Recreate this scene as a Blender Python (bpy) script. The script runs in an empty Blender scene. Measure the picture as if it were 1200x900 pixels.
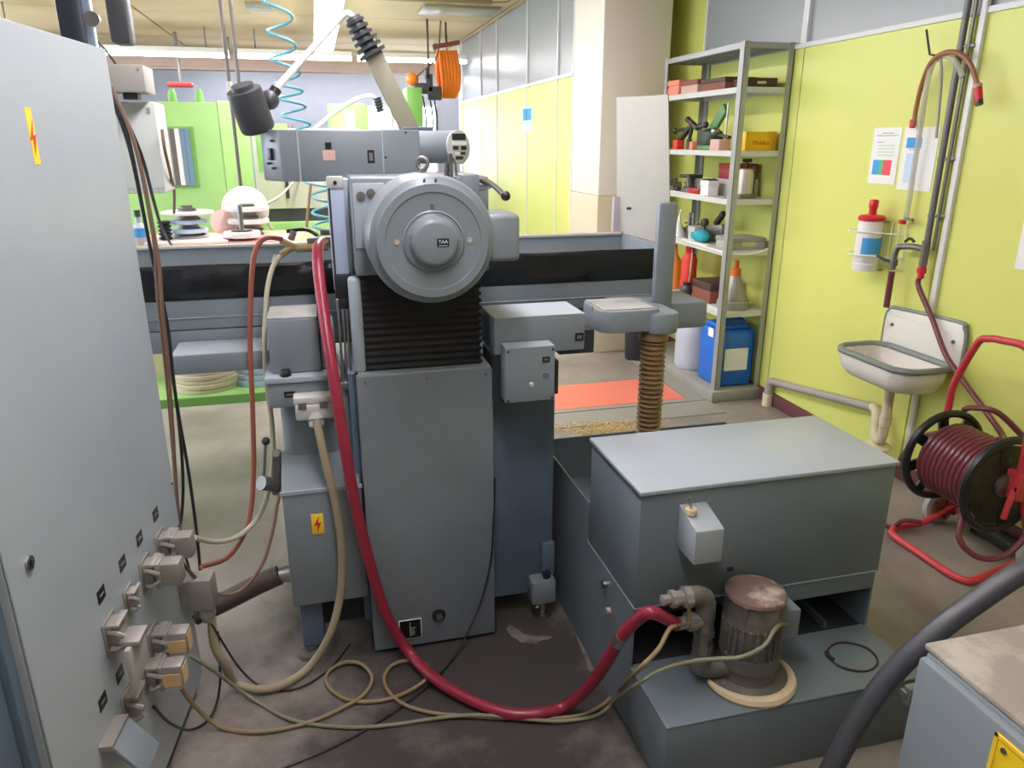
import bpy, bmesh, math, random
from mathutils import Vector, Matrix
random.seed(7)
scene = bpy.context.scene
COL = scene.collection
PI = math.pi

# ------------------------------------------------------------------ camera
H = 1.7; FPX = 872.0; TH = math.radians(18.1); YAW = math.radians(14.3)
CAM = Vector((0, 0, H))
FW = Vector((math.sin(YAW)*math.cos(TH), math.cos(YAW)*math.cos(TH), -math.sin(TH)))
RT = Vector((math.cos(YAW), -math.sin(YAW), 0))
UP = RT.cross(FW)
cd = bpy.data.cameras.new('camera'); cam = bpy.data.objects.new('camera', cd); COL.objects.link(cam)
cd.sensor_fit = 'HORIZONTAL'; cd.sensor_width = 36.0; cd.lens = FPX/1200*36; cd.clip_start = 0.02; cd.clip_end = 100
m3 = Matrix((RT, UP, -FW)).transposed()
cam.matrix_world = Matrix.Translation(CAM) @ m3.to_4x4()
scene.camera = cam

# ------------------------------------------------------------------ world, exposure
w = bpy.data.worlds.new('world'); scene.world = w; w.use_nodes = True
bg = w.node_tree.nodes.get('Background') or w.node_tree.nodes.new('ShaderNodeBackground')
bg.inputs['Color'].default_value = (0.75, 0.85, 1.0, 1); bg.inputs['Strength'].default_value = 0.5
scene.view_settings.view_transform = 'Standard'; scene.view_settings.look = 'None'
scene.view_settings.exposure = 1.12; scene.view_settings.gamma = 1.0
scene.view_settings.use_curve_mapping = False
TUBE_POWER = 13.0; GLARE_POWER = 17.5; WINDOW_POWER = 4.0
try:
    scene.cycles.use_denoising = True
    scene.cycles.max_bounces = 8; scene.cycles.diffuse_bounces = 5
    scene.cycles.sample_clamp_indirect = 6.0
except Exception: pass

# ------------------------------------------------------------------ rays: a point at a known plane
def ray(px, py): return FW*FPX + RT*(px-600) - UP*(py-450)
def PX(px, py, X): d = ray(px, py); return CAM + d*(X/d.x)
def PY(px, py, Y): d = ray(px, py); return CAM + d*(Y/d.y)
def PZ(px, py, z=0.0): d = ray(px, py); return CAM + d*((z-H)/d.z)

# ------------------------------------------------------------------ materials
def lin(c):
    f = lambda v: (v/12.92 if v <= .04045 else ((v+.055)/1.055)**2.4)
    return tuple(f(v/255.0) for v in c)
def mat(name, rgb, rough=.5, metal=0.0, var=.06, scale=6.0, bump=0.0, spec=.5, rgb2=None, amt=.5, s2=3.0, sharp=.08,
        rv=.04, detail=6, coat=0.0, trans=0.0, alpha=1.0, emit=0.0, stretch=None):
    """principled paint with noise-driven colour and gloss; rgb2 = wear or dirt colour in patches"""
    m = bpy.data.materials.new(name); m.use_nodes = True
    nt = m.node_tree; N = nt.nodes; L = nt.links; b = N['Principled BSDF']
    c = lin(rgb); b.inputs['Roughness'].default_value = rough; b.inputs['Metallic'].default_value = metal
    b.inputs['Specular IOR Level'].default_value = spec
    if coat: b.inputs['Coat Weight'].default_value = coat; b.inputs['Coat Roughness'].default_value = .12
    if trans: b.inputs['Transmission Weight'].default_value = trans
    if alpha < 1: b.inputs['Alpha'].default_value = alpha
    if emit:
        b.inputs['Emission Color'].default_value = (*c, 1); b.inputs['Emission Strength'].default_value = emit
    tc = N.new('ShaderNodeTexCoord'); mp = N.new('ShaderNodeMapping'); L.new(tc.outputs['Object'], mp.inputs['Vector'])
    if stretch: mp.inputs['Scale'].default_value = stretch
    n1 = N.new('ShaderNodeTexNoise'); n1.inputs['Scale'].default_value = scale; n1.inputs['Detail'].default_value = detail
    L.new(mp.outputs['Vector'], n1.inputs['Vector'])
    mx = N.new('ShaderNodeMix'); mx.data_type = 'RGBA'
    mx.inputs['A'].default_value = (*[max(0, v*(1-var*1.6)) for v in c], 1)
    mx.inputs['B'].default_value = (*[min(1, v*(1+var*1.6)) for v in c], 1)
    L.new(n1.outputs['Fac'], mx.inputs['Factor']); out = mx.outputs['Result']
    if rgb2:
        n2 = N.new('ShaderNodeTexNoise'); n2.inputs['Scale'].default_value = s2; n2.inputs['Detail'].default_value = 8
        n2.inputs['Roughness'].default_value = .62
        L.new(mp.outputs['Vector'], n2.inputs['Vector'])
        r = N.new('ShaderNodeValToRGB'); r.color_ramp.elements[0].position = 1-amt-sharp; r.color_ramp.elements[1].position = 1-amt+sharp
        L.new(n2.outputs['Fac'], r.inputs['Fac'])
        m2 = N.new('ShaderNodeMix'); m2.data_type = 'RGBA'; L.new(r.outputs['Color'], m2.inputs['Factor'])
        L.new(out, m2.inputs['A']); m2.inputs['B'].default_value = (*lin(rgb2), 1); out = m2.outputs['Result']
    L.new(out, b.inputs['Base Color'])
    mr = N.new('ShaderNodeMapRange'); mr.inputs['To Min'].default_value = max(0, rough-rv); mr.inputs['To Max'].default_value = min(1, rough+rv)
    L.new(n1.outputs['Fac'], mr.inputs['Value']); L.new(mr.outputs['Result'], b.inputs['Roughness'])
    if bump:
        bp = N.new('ShaderNodeBump'); bp.inputs['Strength'].default_value = bump; bp.inputs['Distance'].default_value = .01
        n3 = N.new('ShaderNodeTexNoise'); n3.inputs['Scale'].default_value = scale*8; n3.inputs['Detail'].default_value = 4
        L.new(mp.outputs['Vector'], n3.inputs['Vector'])
        L.new(n3.outputs['Fac'], bp.inputs['Height']); L.new(bp.outputs['Normal'], b.inputs['Normal'])
    return m
def emis(name, rgb, s):
    m = bpy.data.materials.new(name); m.use_nodes = True; nt = m.node_tree; nt.nodes.clear()
    e = nt.nodes.new('ShaderNodeEmission'); e.inputs['Color'].default_value = (*lin(rgb), 1); e.inputs['Strength'].default_value = s
    o = nt.nodes.new('ShaderNodeOutputMaterial'); nt.links.new(e.outputs[0], o.inputs[0]); return m

M = dict(
 grey=mat('blue_grey_paint', (127,136,141), .34, var=.05, scale=3, rgb2=(111,119,124), amt=.42, s2=2.2, sharp=.2),
 grey_box=mat('blue_grey_cabinet_paint', (154,163,170), .335, var=.05, scale=1.6, rgb2=(166,174,178), amt=.5, s2=1.3, sharp=.22),
 grey_d=mat('dark_blue_grey_paint', (98,116,136), .42, var=.08, scale=4, rgb2=(80,88,96), amt=.4, s2=3, sharp=.2),
 grey_l=mat('light_blue_grey_paint', (158,168,174), .38, var=.04),
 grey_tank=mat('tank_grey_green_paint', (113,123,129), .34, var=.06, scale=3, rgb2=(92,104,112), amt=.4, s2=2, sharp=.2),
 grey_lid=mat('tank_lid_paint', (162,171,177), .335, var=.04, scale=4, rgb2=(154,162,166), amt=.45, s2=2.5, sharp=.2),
 grey_worn=mat('worn_painted_top', (172,166,152), .5, var=.06, scale=9, rgb2=(146,138,128), amt=.5, s2=3.2, sharp=.04),
 grey_dirty=mat('dusty_top_paint', (166,164,158), .5, var=.1, scale=12, rgb2=(128,130,130), amt=.5, s2=6, sharp=.12),
 dark=mat('dark_parts_and_gap_shade', (44,46,49), .6),  # for dark small parts, and for shade painted into gaps
 black=mat('black_rubber', (24,24,25), .45, var=.15, scale=12),
 bellows=mat('black_bellows_vinyl', (19,19,21), .5, var=.1, scale=9),
 band=mat('black_shiny_vinyl_band', (20,21,25), .28, var=.2, scale=7, bump=.15),
 blackpl=mat('black_plastic', (34,34,36), .4),
 lampgrey=mat('dark_grey_lamp_enamel', (66,68,72), .4),
 steel=mat('bare_steel', (170,172,174), .32, 1.0, var=.06),
 steel_d=mat('dull_steel', (128,126,122), .48, .8, var=.12, scale=14, rgb2=(96,90,82), amt=.35, s2=12),
 alu=mat('anodised_aluminium', (176,190,212), .34, .15, var=.03),
 galv=mat('galvanised_shelf_steel', (164,167,163), .46, .35, var=.06, scale=10),
 shelfw=mat('shelf_board_paint', (200,202,196), .5),
 brass=mat('brass', (172,152,112), .48, .6, var=.12),
 conn=mat('cast_connector_metal', (150,145,138), .42, .3, var=.12, scale=25),
 plugw=mat('pale_grey_plug', (186,186,180), .5, var=.05),
 tan=mat('tan_paper_label', (206,172,122), .7),
 plate=mat('black_plate', (22,24,28), .35), platew=mat('plate_white_print', (225,226,224), .5),
 yellow=mat('warning_yellow', (246,206,60), .45, var=.03), redprint=mat('red_print', (196,52,24), .5),
 yellow2=mat('warning_yellow_plate', (228,196,30), .45, var=.04),
 redhose=mat('red_rubber_hose', (142,40,58), .34, var=.08, scale=14),
 maroon=mat('maroon_garden_hose', (112,56,62), .32, var=.08, scale=14),
 redfr=mat('red_painted_tube', (204,66,72), .34, var=.06, scale=12),
 orhose=mat('rust_red_hose', (146,82,62), .48, var=.1, scale=12),
 cream=mat('cream_plastic_hose', (180,176,154), .45, var=.08, scale=12),
 beige=mat('beige_cable_conduit', (148,136,110), .5, var=.12, scale=12),
 tancab=mat('yellow_brown_cable', (138,120,88), .55, var=.12, scale=12),
 grcab=mat('green_grey_cable', (128,130,104), .55, var=.12, scale=12),
 brcab=mat('brown_cable', (116,88,72), .55, var=.1, scale=12),
 blkcab=mat('black_cable', (34,33,35), .45, var=.1),
 darkhose=mat('dark_brown_hose', (72,60,56), .5, var=.2, scale=20),
 bighose=mat('grey_black_thick_hose', (72,73,77), .42, var=.12, scale=10),
 corr=mat('brown_corrugated_hose', (146,116,82), .38, .25, var=.14, scale=14),
 bluehose=mat('blue_coil_hose', (92,164,180), .4), pump=mat('dirty_pump_iron', (104,101,96), .55, .2, var=.2, scale=14, rgb2=(140,132,118), amt=.4, s2=8),
 pumpcap=mat('rusty_dusty_cap', (120,96,88), .55, .1, var=.15, scale=14, rgb2=(188,178,164), amt=.45, s2=11),
 foam=mat('cream_sealing_foam', (218,198,160), .8, var=.1, scale=20, bump=.3),
 ring=mat('dark_ring', (56,42,38), .6),
 white=mat('white_paint', (236,236,232), .5, var=.02), enamel=mat('white_enamel', (232,230,222), .3, var=.03, rgb2=(206,196,176), amt=.36, s2=5),
 enamelgrey=mat('grey_enamel_rim', (126,134,130), .35), pvc=mat('cream_pvc', (216,206,176), .45, var=.05), pvcg=mat('grey_pvc_pipe', (164,160,152), .5),
 pipegrey=mat('grey_pipe', (116,116,114), .45, .3), red=mat('red_plastic', (214,40,58), .38), orange=mat('orange_plastic', (238,112,40), .45),
 clear=mat('clear_plastic', (206,204,186), .25, alpha=.5), paper=mat('white_paper', (240,242,238), .75, var=.02),
 pblue=mat('blue_print', (70,164,226), .7, var=.02), pgreen=mat('green_print', (96,190,140), .7, var=.02), pred=mat('pinkred_print', (236,92,100), .7, var=.02),
 ppale=mat('pale_green_print', (200,224,200), .7, var=.02), pgrey=mat('grey_print', (176,180,178), .7, var=.02), ppb=mat('pale_blue_print', (200,222,240), .7, var=.02),
 blue=mat('blue_canister_plastic', (34,108,204), .35, var=.08), drumw=mat('milky_drum_plastic', (188,196,206), .4, var=.05),
 green=mat('light_green_machine', (164,212,130), .45, var=.04), greend=mat('green_machine_edge', (128,186,96), .5, var=.05),
 creamm=mat('cream_machine', (226,222,208), .5, var=.03), whitebox=mat('pale_grey_box_paint', (204,210,204), .45, var=.03), boxgrey=mat('warm_grey_box', (168,166,158), .5, var=.04),
 disc=mat('white_abrasive', (226,226,222), .8, var=.05, scale=20, bump=.2), discb=mat('pale_blue_abrasive', (178,196,214), .8, var=.05, scale=20, bump=.2),
 discp=mat('pink_abrasive', (222,186,178), .8, var=.05, scale=20, bump=.2), cardc=mat('cream_card_disc', (214,202,170), .75, var=.06, scale=16),
 wood=mat('bench_wood', (200,160,112), .6, var=.12, scale=5, stretch=(1,8,8)), benchw=mat('bench_edge_white', (222,214,204), .6, var=.05), pinkc=mat('pink_cloth', (216,164,166), .85, var=.08, scale=16),
 salmon=mat('salmon_card', (226,140,112), .7), brownbox=mat('brown_card', (134,78,62), .65, var=.1), darkbox=mat('dark_brown_box', (78,54,50), .6, var=.1), pinkbox=mat('pinkish_card', (206,168,156), .7),
 redbox=mat('red_box', (222,62,42), .55), toolgreen=mat('tool_green', (92,140,84), .45, var=.1), toolgreend=mat('dark_green_iron', (66,78,62), .5, .3, var=.15, scale=12),
 iron=mat('dark_iron', (76,74,66), .45, .6, var=.2, scale=14), redvise=mat('red_vise', (168,44,46), .4), cyan=mat('cyan_cloth', (44,160,176), .7, var=.15, scale=10), yellowbox=mat('yellow_box', (244,196,20), .5, var=.03),
 maroonbox=mat('maroon_box', (136,40,46), .4), brass2=mat('pale_metal', (206,200,184), .4, .4), rubbermat=mat('maroon_baseboard', (104,58,62), .6, var=.1),
 guard=mat('pale_sheet_steel', (166,162,155), .4, .25, var=.05, scale=3), violet=mat('greyish_plate', (158,150,152), .55, var=.08),
 orangefloor=mat('orange_floor_sheet', (232,128,106), .5, var=.06, scale=5), floorgrey=mat('grey_green_floor_paint', (148,148,138), .6, var=.06, scale=6, rgb2=(150,142,126), amt=.4, s2=4),
 plinth=mat('plinth_concrete', (150,150,140), .7, var=.1, scale=8), sawdust=mat('sawdust', (222,196,136), .9, var=.15, scale=30, bump=.6),
 pillar=mat('white_pillar_paint', (238,232,214), .6, var=.02), pillarb=mat('beige_pillar_band', (208,198,168), .6, var=.03),
 wallg=mat('yellow_green_panel', (216,222,120), .42, var=.03, scale=2), wallback=mat('pale_blue_wall', (156,162,174), .7, var=.04), walloff=mat('off_white_wall', (214,208,192), .7, var=.03),
 ceil=mat('cream_ceiling_panel', (204,184,140), .7, var=.04, scale=3, rgb2=(186,166,120), amt=.4, s2=1.5, sharp=.2), ceilj=mat('ceiling_joint', (150,134,104), .8),
 frosted=mat('grey_glazing', (150,157,158), .34, var=.05, scale=1.2, spec=.8), frame=mat('white_aluminium_frame', (222,224,220), .4, var=.02),
 ventgrey=mat('grey_vent', (150,146,132), .5), winglass=mat('blue_grey_plate', (120,150,170), .3), darkpost=mat('dark_steel_post', (62,68,80), .35, .4),
 orangereel=mat('orange_cable', (236,128,30), .5), bucket=mat('black_bin', (44,44,46), .5), terracotta=mat('amber_bag', (240,160,70), .5),
 spill=mat('pale_dried_spill', (114,108,103), .7, var=.12, scale=20, rgb2=(80,74,72), amt=.45, s2=18),
 grey_fc=mat('grey_control_cabinet_paint', (130,140,144), .34, var=.05, scale=2),
 beam=mat('dusty_pink_beam', (158,138,126), .7, var=.08),
 polem=mat('dark_pole_steel', (112,106,100), .4, .5, var=.1),
 lamppost=mat('olive_grey_post', (150,146,124), .5, var=.05),
 hosebrown=mat('orange_brown_hose', (158,104,72), .45, var=.1, scale=12),
 fridge=mat('pale_blue_machine', (206,222,240), .4),
)
def floor_mat():
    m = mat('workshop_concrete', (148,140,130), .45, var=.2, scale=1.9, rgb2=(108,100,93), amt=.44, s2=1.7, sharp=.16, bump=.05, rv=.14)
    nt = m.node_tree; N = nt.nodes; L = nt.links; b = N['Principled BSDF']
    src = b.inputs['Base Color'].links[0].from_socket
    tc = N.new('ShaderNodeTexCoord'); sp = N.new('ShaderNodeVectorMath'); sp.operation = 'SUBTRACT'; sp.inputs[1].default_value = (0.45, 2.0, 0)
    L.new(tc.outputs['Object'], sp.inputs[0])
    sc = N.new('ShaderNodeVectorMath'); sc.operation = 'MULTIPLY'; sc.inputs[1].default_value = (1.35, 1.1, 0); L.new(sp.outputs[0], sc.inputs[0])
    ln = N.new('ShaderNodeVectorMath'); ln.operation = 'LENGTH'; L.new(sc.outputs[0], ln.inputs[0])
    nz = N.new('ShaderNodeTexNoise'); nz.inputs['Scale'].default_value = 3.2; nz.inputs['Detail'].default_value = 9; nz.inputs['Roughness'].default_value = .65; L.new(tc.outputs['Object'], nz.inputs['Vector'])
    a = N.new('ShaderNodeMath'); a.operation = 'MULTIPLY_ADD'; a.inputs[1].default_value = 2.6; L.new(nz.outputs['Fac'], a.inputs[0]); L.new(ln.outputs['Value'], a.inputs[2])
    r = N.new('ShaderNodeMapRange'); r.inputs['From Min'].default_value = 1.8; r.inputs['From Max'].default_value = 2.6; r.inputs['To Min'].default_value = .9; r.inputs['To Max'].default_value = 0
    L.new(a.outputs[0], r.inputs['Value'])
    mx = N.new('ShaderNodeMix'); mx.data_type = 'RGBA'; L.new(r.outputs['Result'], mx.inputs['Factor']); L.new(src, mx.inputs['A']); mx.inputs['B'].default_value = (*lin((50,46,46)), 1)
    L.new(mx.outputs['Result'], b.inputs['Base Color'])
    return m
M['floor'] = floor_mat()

# ------------------------------------------------------------------ mesh tools
INV = {}
def root(o):
    while o.parent is not None: o = o.parent
    return o
def V(*a): return Vector(a[0]) if len(a) == 1 else Vector(a)
class MB:
    def __init__(s): s.v = []; s.f = []
    def add(s, vs, fs):
        k = len(s.v); s.v += [Vector(p) for p in vs]; s.f += [tuple(i+k for i in f) for f in fs]; return s
    def box(s, x0, x1, y0, y1, z0, z1):
        return s.add([(x0,y0,z0),(x1,y0,z0),(x1,y1,z0),(x0,y1,z0),(x0,y0,z1),(x1,y0,z1),(x1,y1,z1),(x0,y1,z1)],
                     [(0,3,2,1),(4,5,6,7),(0,1,5,4),(1,2,6,5),(2,3,7,6),(3,0,4,7)])
    def obox(s, c, u, v, hu, hv, hw):
        c = V(c); u = V(u).normalized(); v = V(v); v = (v-u*v.dot(u)).normalized(); w_ = u.cross(v)
        vs = [c+u*(a*hu)+v*(b_*hv)+w_*(d*hw) for d in (-1,1) for a, b_ in ((-1,-1),(1,-1),(1,1),(-1,1))]
        return s.add(vs, [(0,3,2,1),(4,5,6,7),(0,1,5,4),(1,2,6,5),(2,3,7,6),(3,0,4,7)])
    def bar(s, p, q, a, b_=None, up=(0,0,1)):
        p = V(p); q = V(q); d = q-p; u = d.normalized(); up = V(up)
        if abs(u.dot(up)) > .98: up = V(1,0,0)
        return s.obox((p+q)/2, u, up, d.length/2, a/2, (b_ or a)/2)
    def prism(s, pts, a, b_, ax='z'):
        f = {'z': lambda p, t: (p[0],p[1],t), 'y': lambda p, t: (p[0],t,p[1]), 'x': lambda p, t: (t,p[0],p[1])}[ax]
        n = len(pts)
        return s.add([f(p,a) for p in pts]+[f(p,b_) for p in pts],
                     [tuple(range(n))[::-1], tuple(range(n,2*n))]+[(i,(i+1)%n,(i+1)%n+n,i+n) for i in range(n)])
    def lathe(s, prof, o, d, n=24, arc=None):
        o = V(o); d = V(d).normalized(); t = V(0,0,1) if abs(d.z) < .9 else V(1,0,0)
        u = d.cross(t).normalized(); v = d.cross(u); vs = []; fs = []
        m = n if arc is None else n+1
        for r, h in prof:
            for i in range(m):
                an = 2*PI*i/n if arc is None else arc[0]+(arc[1]-arc[0])*i/n
                vs.append(o+d*h+(u*math.cos(an)+v*math.sin(an))*max(r,1e-5))
        for j in range(len(prof)-1):
            for i in range(n if arc is None else n):
                i2 = (i+1) % m if arc is None else i+1
                fs.append((j*m+i, j*m+i2, (j+1)*m+i2, (j+1)*m+i))
        if arc is None:
            fs.append(tuple(range(m))[::-1]); fs.append(tuple(range((len(prof)-1)*m, len(prof)*m)))
        return s.add(vs, fs)
    def cyl(s, p, q, r, r2=None, n=20):
        p = V(p); q = V(q); return s.lathe([(r,0),(r if r2 is None else r2,(q-p).length)], p, q-p, n)
    def sph(s, c, r, n=14, sx=1, sy=1, sz=1):
        k = len(s.v); m = n//2
        s.lathe([(r*math.sin(PI*i/m), -r*math.cos(PI*i/m)) for i in range(m+1)], (0,0,0), (0,0,1), n)
        for i in range(k, len(s.v)): p = s.v[i]; s.v[i] = Vector((p.x*sx+c[0], p.y*sy+c[1], p.z*sz+c[2]))
        return s
    def _torus(s, c, d, R, r, n, m):
        c = V(c); d = V(d).normalized(); t = V(0,0,1) if abs(d.z) < .9 else V(1,0,0); u = d.cross(t).normalized(); v = d.cross(u)
        vs = []; fs = []
        for i in range(n):
            a = 2*PI*i/n; e = u*math.cos(a)+v*math.sin(a)
            for j in range(m):
                b_ = 2*PI*j/m; vs.append(c+e*(R+r*math.cos(b_))+d*(r*math.sin(b_)))
        for i in range(n):
            for j in range(m): fs.append((i*m+j, ((i+1)%n)*m+j, ((i+1)%n)*m+(j+1)%m, i*m+(j+1)%m))
        return s.add(vs, fs)
    def tube(s, pts, r, n=8, sub=6, raw=False, closed=False):
        P = [V(p) for p in pts]
        if not raw and len(P) > 2:
            Q = []; K = len(P)
            for i in range(K if closed else K-1):
                if closed: p0, p1, p2, p3 = P[(i-1)%K], P[i], P[(i+1)%K], P[(i+2)%K]
                else: p0, p1, p2, p3 = P[max(i-1,0)], P[i], P[i+1], P[min(i+2,K-1)]
                for k in range(sub):
                    t = k/sub; t2 = t*t; t3 = t2*t
                    Q.append(.5*((2*p1)+(p2-p0)*t+(2*p0-5*p1+4*p2-p3)*t2+(3*p1-p0-3*p2+p3)*t3))
            if not closed: Q.append(P[-1])
            P = Q
        K = len(P); u = None; vs = []; fs = []
        rr = r if callable(r) else (lambda t: r)
        for i in range(K):
            d = ((P[(i+1)%K]-P[i-1]) if closed else (P[min(i+1,K-1)]-P[max(i-1,0)]))
            if d.length < 1e-9: d = Vector((0,0,1))
            d.normalize()
            if u is None: t = V(0,0,1) if abs(d.z) < .9 else V(1,0,0); u = d.cross(t).normalized()
            else:
                u = u-d*u.dot(d)
                u = u.normalized() if u.length > 1e-6 else d.orthogonal().normalized()
            v = d.cross(u); R_ = rr(i/max(1,K-1))
            for j in range(n): a = 2*PI*j/n; vs.append(P[i]+(u*math.cos(a)+v*math.sin(a))*R_)
        for i in range(K if closed else K-1):
            k2 = (i+1) % K
            for j in range(n): fs.append((i*n+j, i*n+(j+1)%n, k2*n+(j+1)%n, k2*n+j))
        if not closed: fs.append(tuple(range(n))[::-1]); fs.append(tuple(range((K-1)*n, K*n)))
        return s.add(vs, fs)
    def xf(s, Mx): s.v = [Mx @ p for p in s.v]; return s
    def build(s, name, m, parent=None, bev=0.0, smooth=40, seg=2, local=False, keep=False):
        vs = s.v; org = Vector((0,0,0))
        if parent is not None:
            if not local:
                I = INV[root(parent).name]; vs = [I @ p for p in vs]
        elif not keep:
            lo = [min(p[i] for p in vs) for i in range(3)]; hi = [max(p[i] for p in vs) for i in range(3)]
            org = Vector(((lo[0]+hi[0])/2, (lo[1]+hi[1])/2, lo[2])); vs = [p-org for p in vs]
        me = bpy.data.meshes.new(name); me.from_pydata([tuple(p) for p in vs], [], s.f)
        bm = bmesh.new(); bm.from_mesh(me); bmesh.ops.recalc_face_normals(bm, faces=bm.faces)
        if bev:
            ed = [e for e in bm.edges if len(e.link_faces) == 2 and e.calc_face_angle(0) > .6]
            bmesh.ops.bevel(bm, geom=ed, offset=bev, segments=seg, profile=.5, affect='EDGES', clamp_overlap=True)
        for f in bm.faces: f.smooth = True
        bm.to_mesh(me); bm.free()
        me.set_sharp_from_angle(angle=math.radians(smooth))
        me.materials.append(M[m] if isinstance(m, str) else m)
        o = bpy.data.objects.new(name, me); COL.objects.link(o)
        if parent is not None: o.parent = parent
        else: o.location = org; INV[o.name] = Matrix.Translation(-org)
        return o
def tag(o, label, cat, group=None):
    o['label'] = label; o['category'] = cat
    if group: o['group'] = group
    return o
def thing(name, label, cat, loc=(0,0,0), rz=0, group=None):
    o = bpy.data.objects.new(name, None); COL.objects.link(o); o.location = loc; o.rotation_euler = (0,0,rz); o.empty_display_size = .1
    INV[o.name] = (Matrix.Translation(Vector(loc)) @ Matrix.Rotation(rz, 4, 'Z')).inverted()
    return tag(o, label, cat, group)
def struct(o): o['kind'] = 'structure'; return o
def B(*a): return MB().box(*a)
def txt(s, size, o, xd, yd, m, parent, name='lettering', depth=.0006):
    cu = bpy.data.curves.new('t', 'FONT'); cu.body = s; cu.size = size; cu.align_x = 'CENTER'; cu.align_y = 'CENTER'; cu.extrude = depth
    ob = bpy.data.objects.new('t', cu); COL.objects.link(ob); dg = bpy.context.evaluated_depsgraph_get()
    me = bpy.data.meshes.new_from_object(ob.evaluated_get(dg)); bpy.data.objects.remove(ob)
    xd = V(xd).normalized(); yd = V(yd).normalized(); zd = xd.cross(yd); T = Matrix((xd, yd, zd)).transposed().to_4x4(); T.translation = V(o)
    me.transform(INV[root(parent).name] @ T); me.name = name; me.materials.clear(); me.materials.append(M[m])
    ob = bpy.data.objects.new(name, me); COL.objects.link(ob); ob.parent = parent; return ob
def hose(name, label, m, pts, r, cat='hose', n=8, group=None):
    return tag(MB().tube(pts, r, n).build(name, m), label, cat, group)

# ================================================================== THE ROOM
CZ = 3.02; WX = 2.88; PXW = 2.15
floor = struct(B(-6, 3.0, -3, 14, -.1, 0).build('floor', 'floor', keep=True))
# floor paint: grey border, orange sheet, sawdust, plinth below the shelf
B(.9, 2.50, 4.10, 4.35, 0, .004).build('painted_strip', 'floorgrey', floor)
B(.9, 2.50, 4.36, 4.41, 0, .006).build('painted_strip', 'floorgrey', floor); B(2.37, 2.50, 4.41, 5.6, 0, .006).build('painted_strip', 'floorgrey', floor)
B(1.2, 2.365, 4.415, 4.90, .0, .006).build('orange_sheet', 'orangefloor', floor)
B(2.50, 2.875, 4.30, 5.62, 0, .075).build('shelf_plinth', 'plinth', floor, bev=.006)
sd = MB(); c = PZ(712, 503)
for k in range(1500):
    a = random.uniform(0, 2*PI); rr = random.random()**.75*(1+.3*math.sin(3*a+1)); q = V(c.x+.34*rr*math.cos(a), c.y+.15*rr*math.sin(a), .005+.008*random.random()*(1-rr*.7))
    e1 = V(random.uniform(-1,1), random.uniform(-1,1), random.uniform(-.2,.2))*.010; e2 = V(random.uniform(-1,1), random.uniform(-1,1), .3)*.008
    sd.add([q-e1, q+e1, q+e2, q-e2*.5+V(0,0,.004)], [(0,1,2), (0,2,3), (1,3,2), (0,3,1)])
sdo = sd.build('sawdust', 'sawdust'); sdo['kind'] = 'stuff'; tag(sdo, 'thin patch of yellow sawdust on the grey floor paint', 'sawdust')
for pts_ in ([(592,736),(597,732),(603,735),(608,738),(613,743),(621,745),(630,746),(639,745),(647,747),(641,750),(633,751),(627,755),(618,753),(611,754),(605,749),(599,746),(596,741)], [(675,745),(680,748),(697,790),(690,785)]):
    MB().prism([tuple(PZ(a, b))[:2] for a, b in pts_], .0, .0012).build('spill_patch', 'spill', floor)

ceil = struct(B(-6, 3.0, -3, 14, CZ+.02, CZ+.12).build('ceiling', 'ceilj', keep=True))
i = 0
for yi in range(-1, 6):
    for xi in range(-3, 2):
        x0 = xi*1.9+.2; y0 = yi*2.35
        B(max(x0+.012, -6), min(x0+1.888, 2.98), y0+.012, y0+2.338, CZ, CZ+.02).build('ceiling_panel', 'ceil', ceil, bev=.004, seg=1)
for (x0, x1, y0) in ((-.55, -.30, 8.6), (1.2, 2.0, 8.3)):
    B(x0, x1, y0, y0+.5, CZ-.03, CZ).build('vent', 'ventgrey', ceil, bev=.005)

wr = struct(B(2.902, 3.0, -3, 14, 0, CZ).build('wall_right', 'walloff', keep=True))
ys = [-2.75, -.7525, .4975, 1.7475, 2.9975, 4.2475, 5.4975]
for a, b in zip(ys[:-1], ys[1:]): B(WX, 2.902, a+.004, b-.004, .085, 2.225).build('wall_panel', 'wallg', wr, bev=.002, seg=1)
B(WX, 2.902, 5.502, 8.0, .085, CZ).build('wall_panel', 'wallg', wr, bev=.002, seg=1)
B(WX-.012, 2.902, -2.75, 5.4975, 2.225, 2.252).build('rail', 'frame', wr, bev=.003)
bb = struct(B(WX-.018, WX, -2.75, 8, 0, .085).build('baseboard_right', 'rubbermat', bev=.004))
for n_, (a, b) in enumerate(zip(ys[2:-1], ys[3:])):
    o = struct(B(2.893, 2.901, a+.02, b-.02, 2.252, CZ-.005).build('window_%d' % (n_+1), 'frosted'))
    MB().box(2.868, 2.90, a-.0, a+.035, 2.252, CZ).build('window_frame', 'frame', o, bev=.003)
    MB().box(2.868, 2.90, b-.02, b, 2.252, CZ).build('window_frame', 'frame', o, bev=.003)
# white joint profile beside the water pipe
struct(B(WX-.022, WX, 2.935, 2.965, .085, CZ).build('trim_1', 'frame', bev=.004))
# pillar
pil = struct(B(PXW, 2.70, 5.69, 6.36, 1.285, CZ).build('wall_pillar', 'pillar', bev=.012))
B(PXW-.003, 2.703, 5.687, 6.36, 0, 1.285).build('painted_band', 'pillarb', pil, bev=.012)
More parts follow.
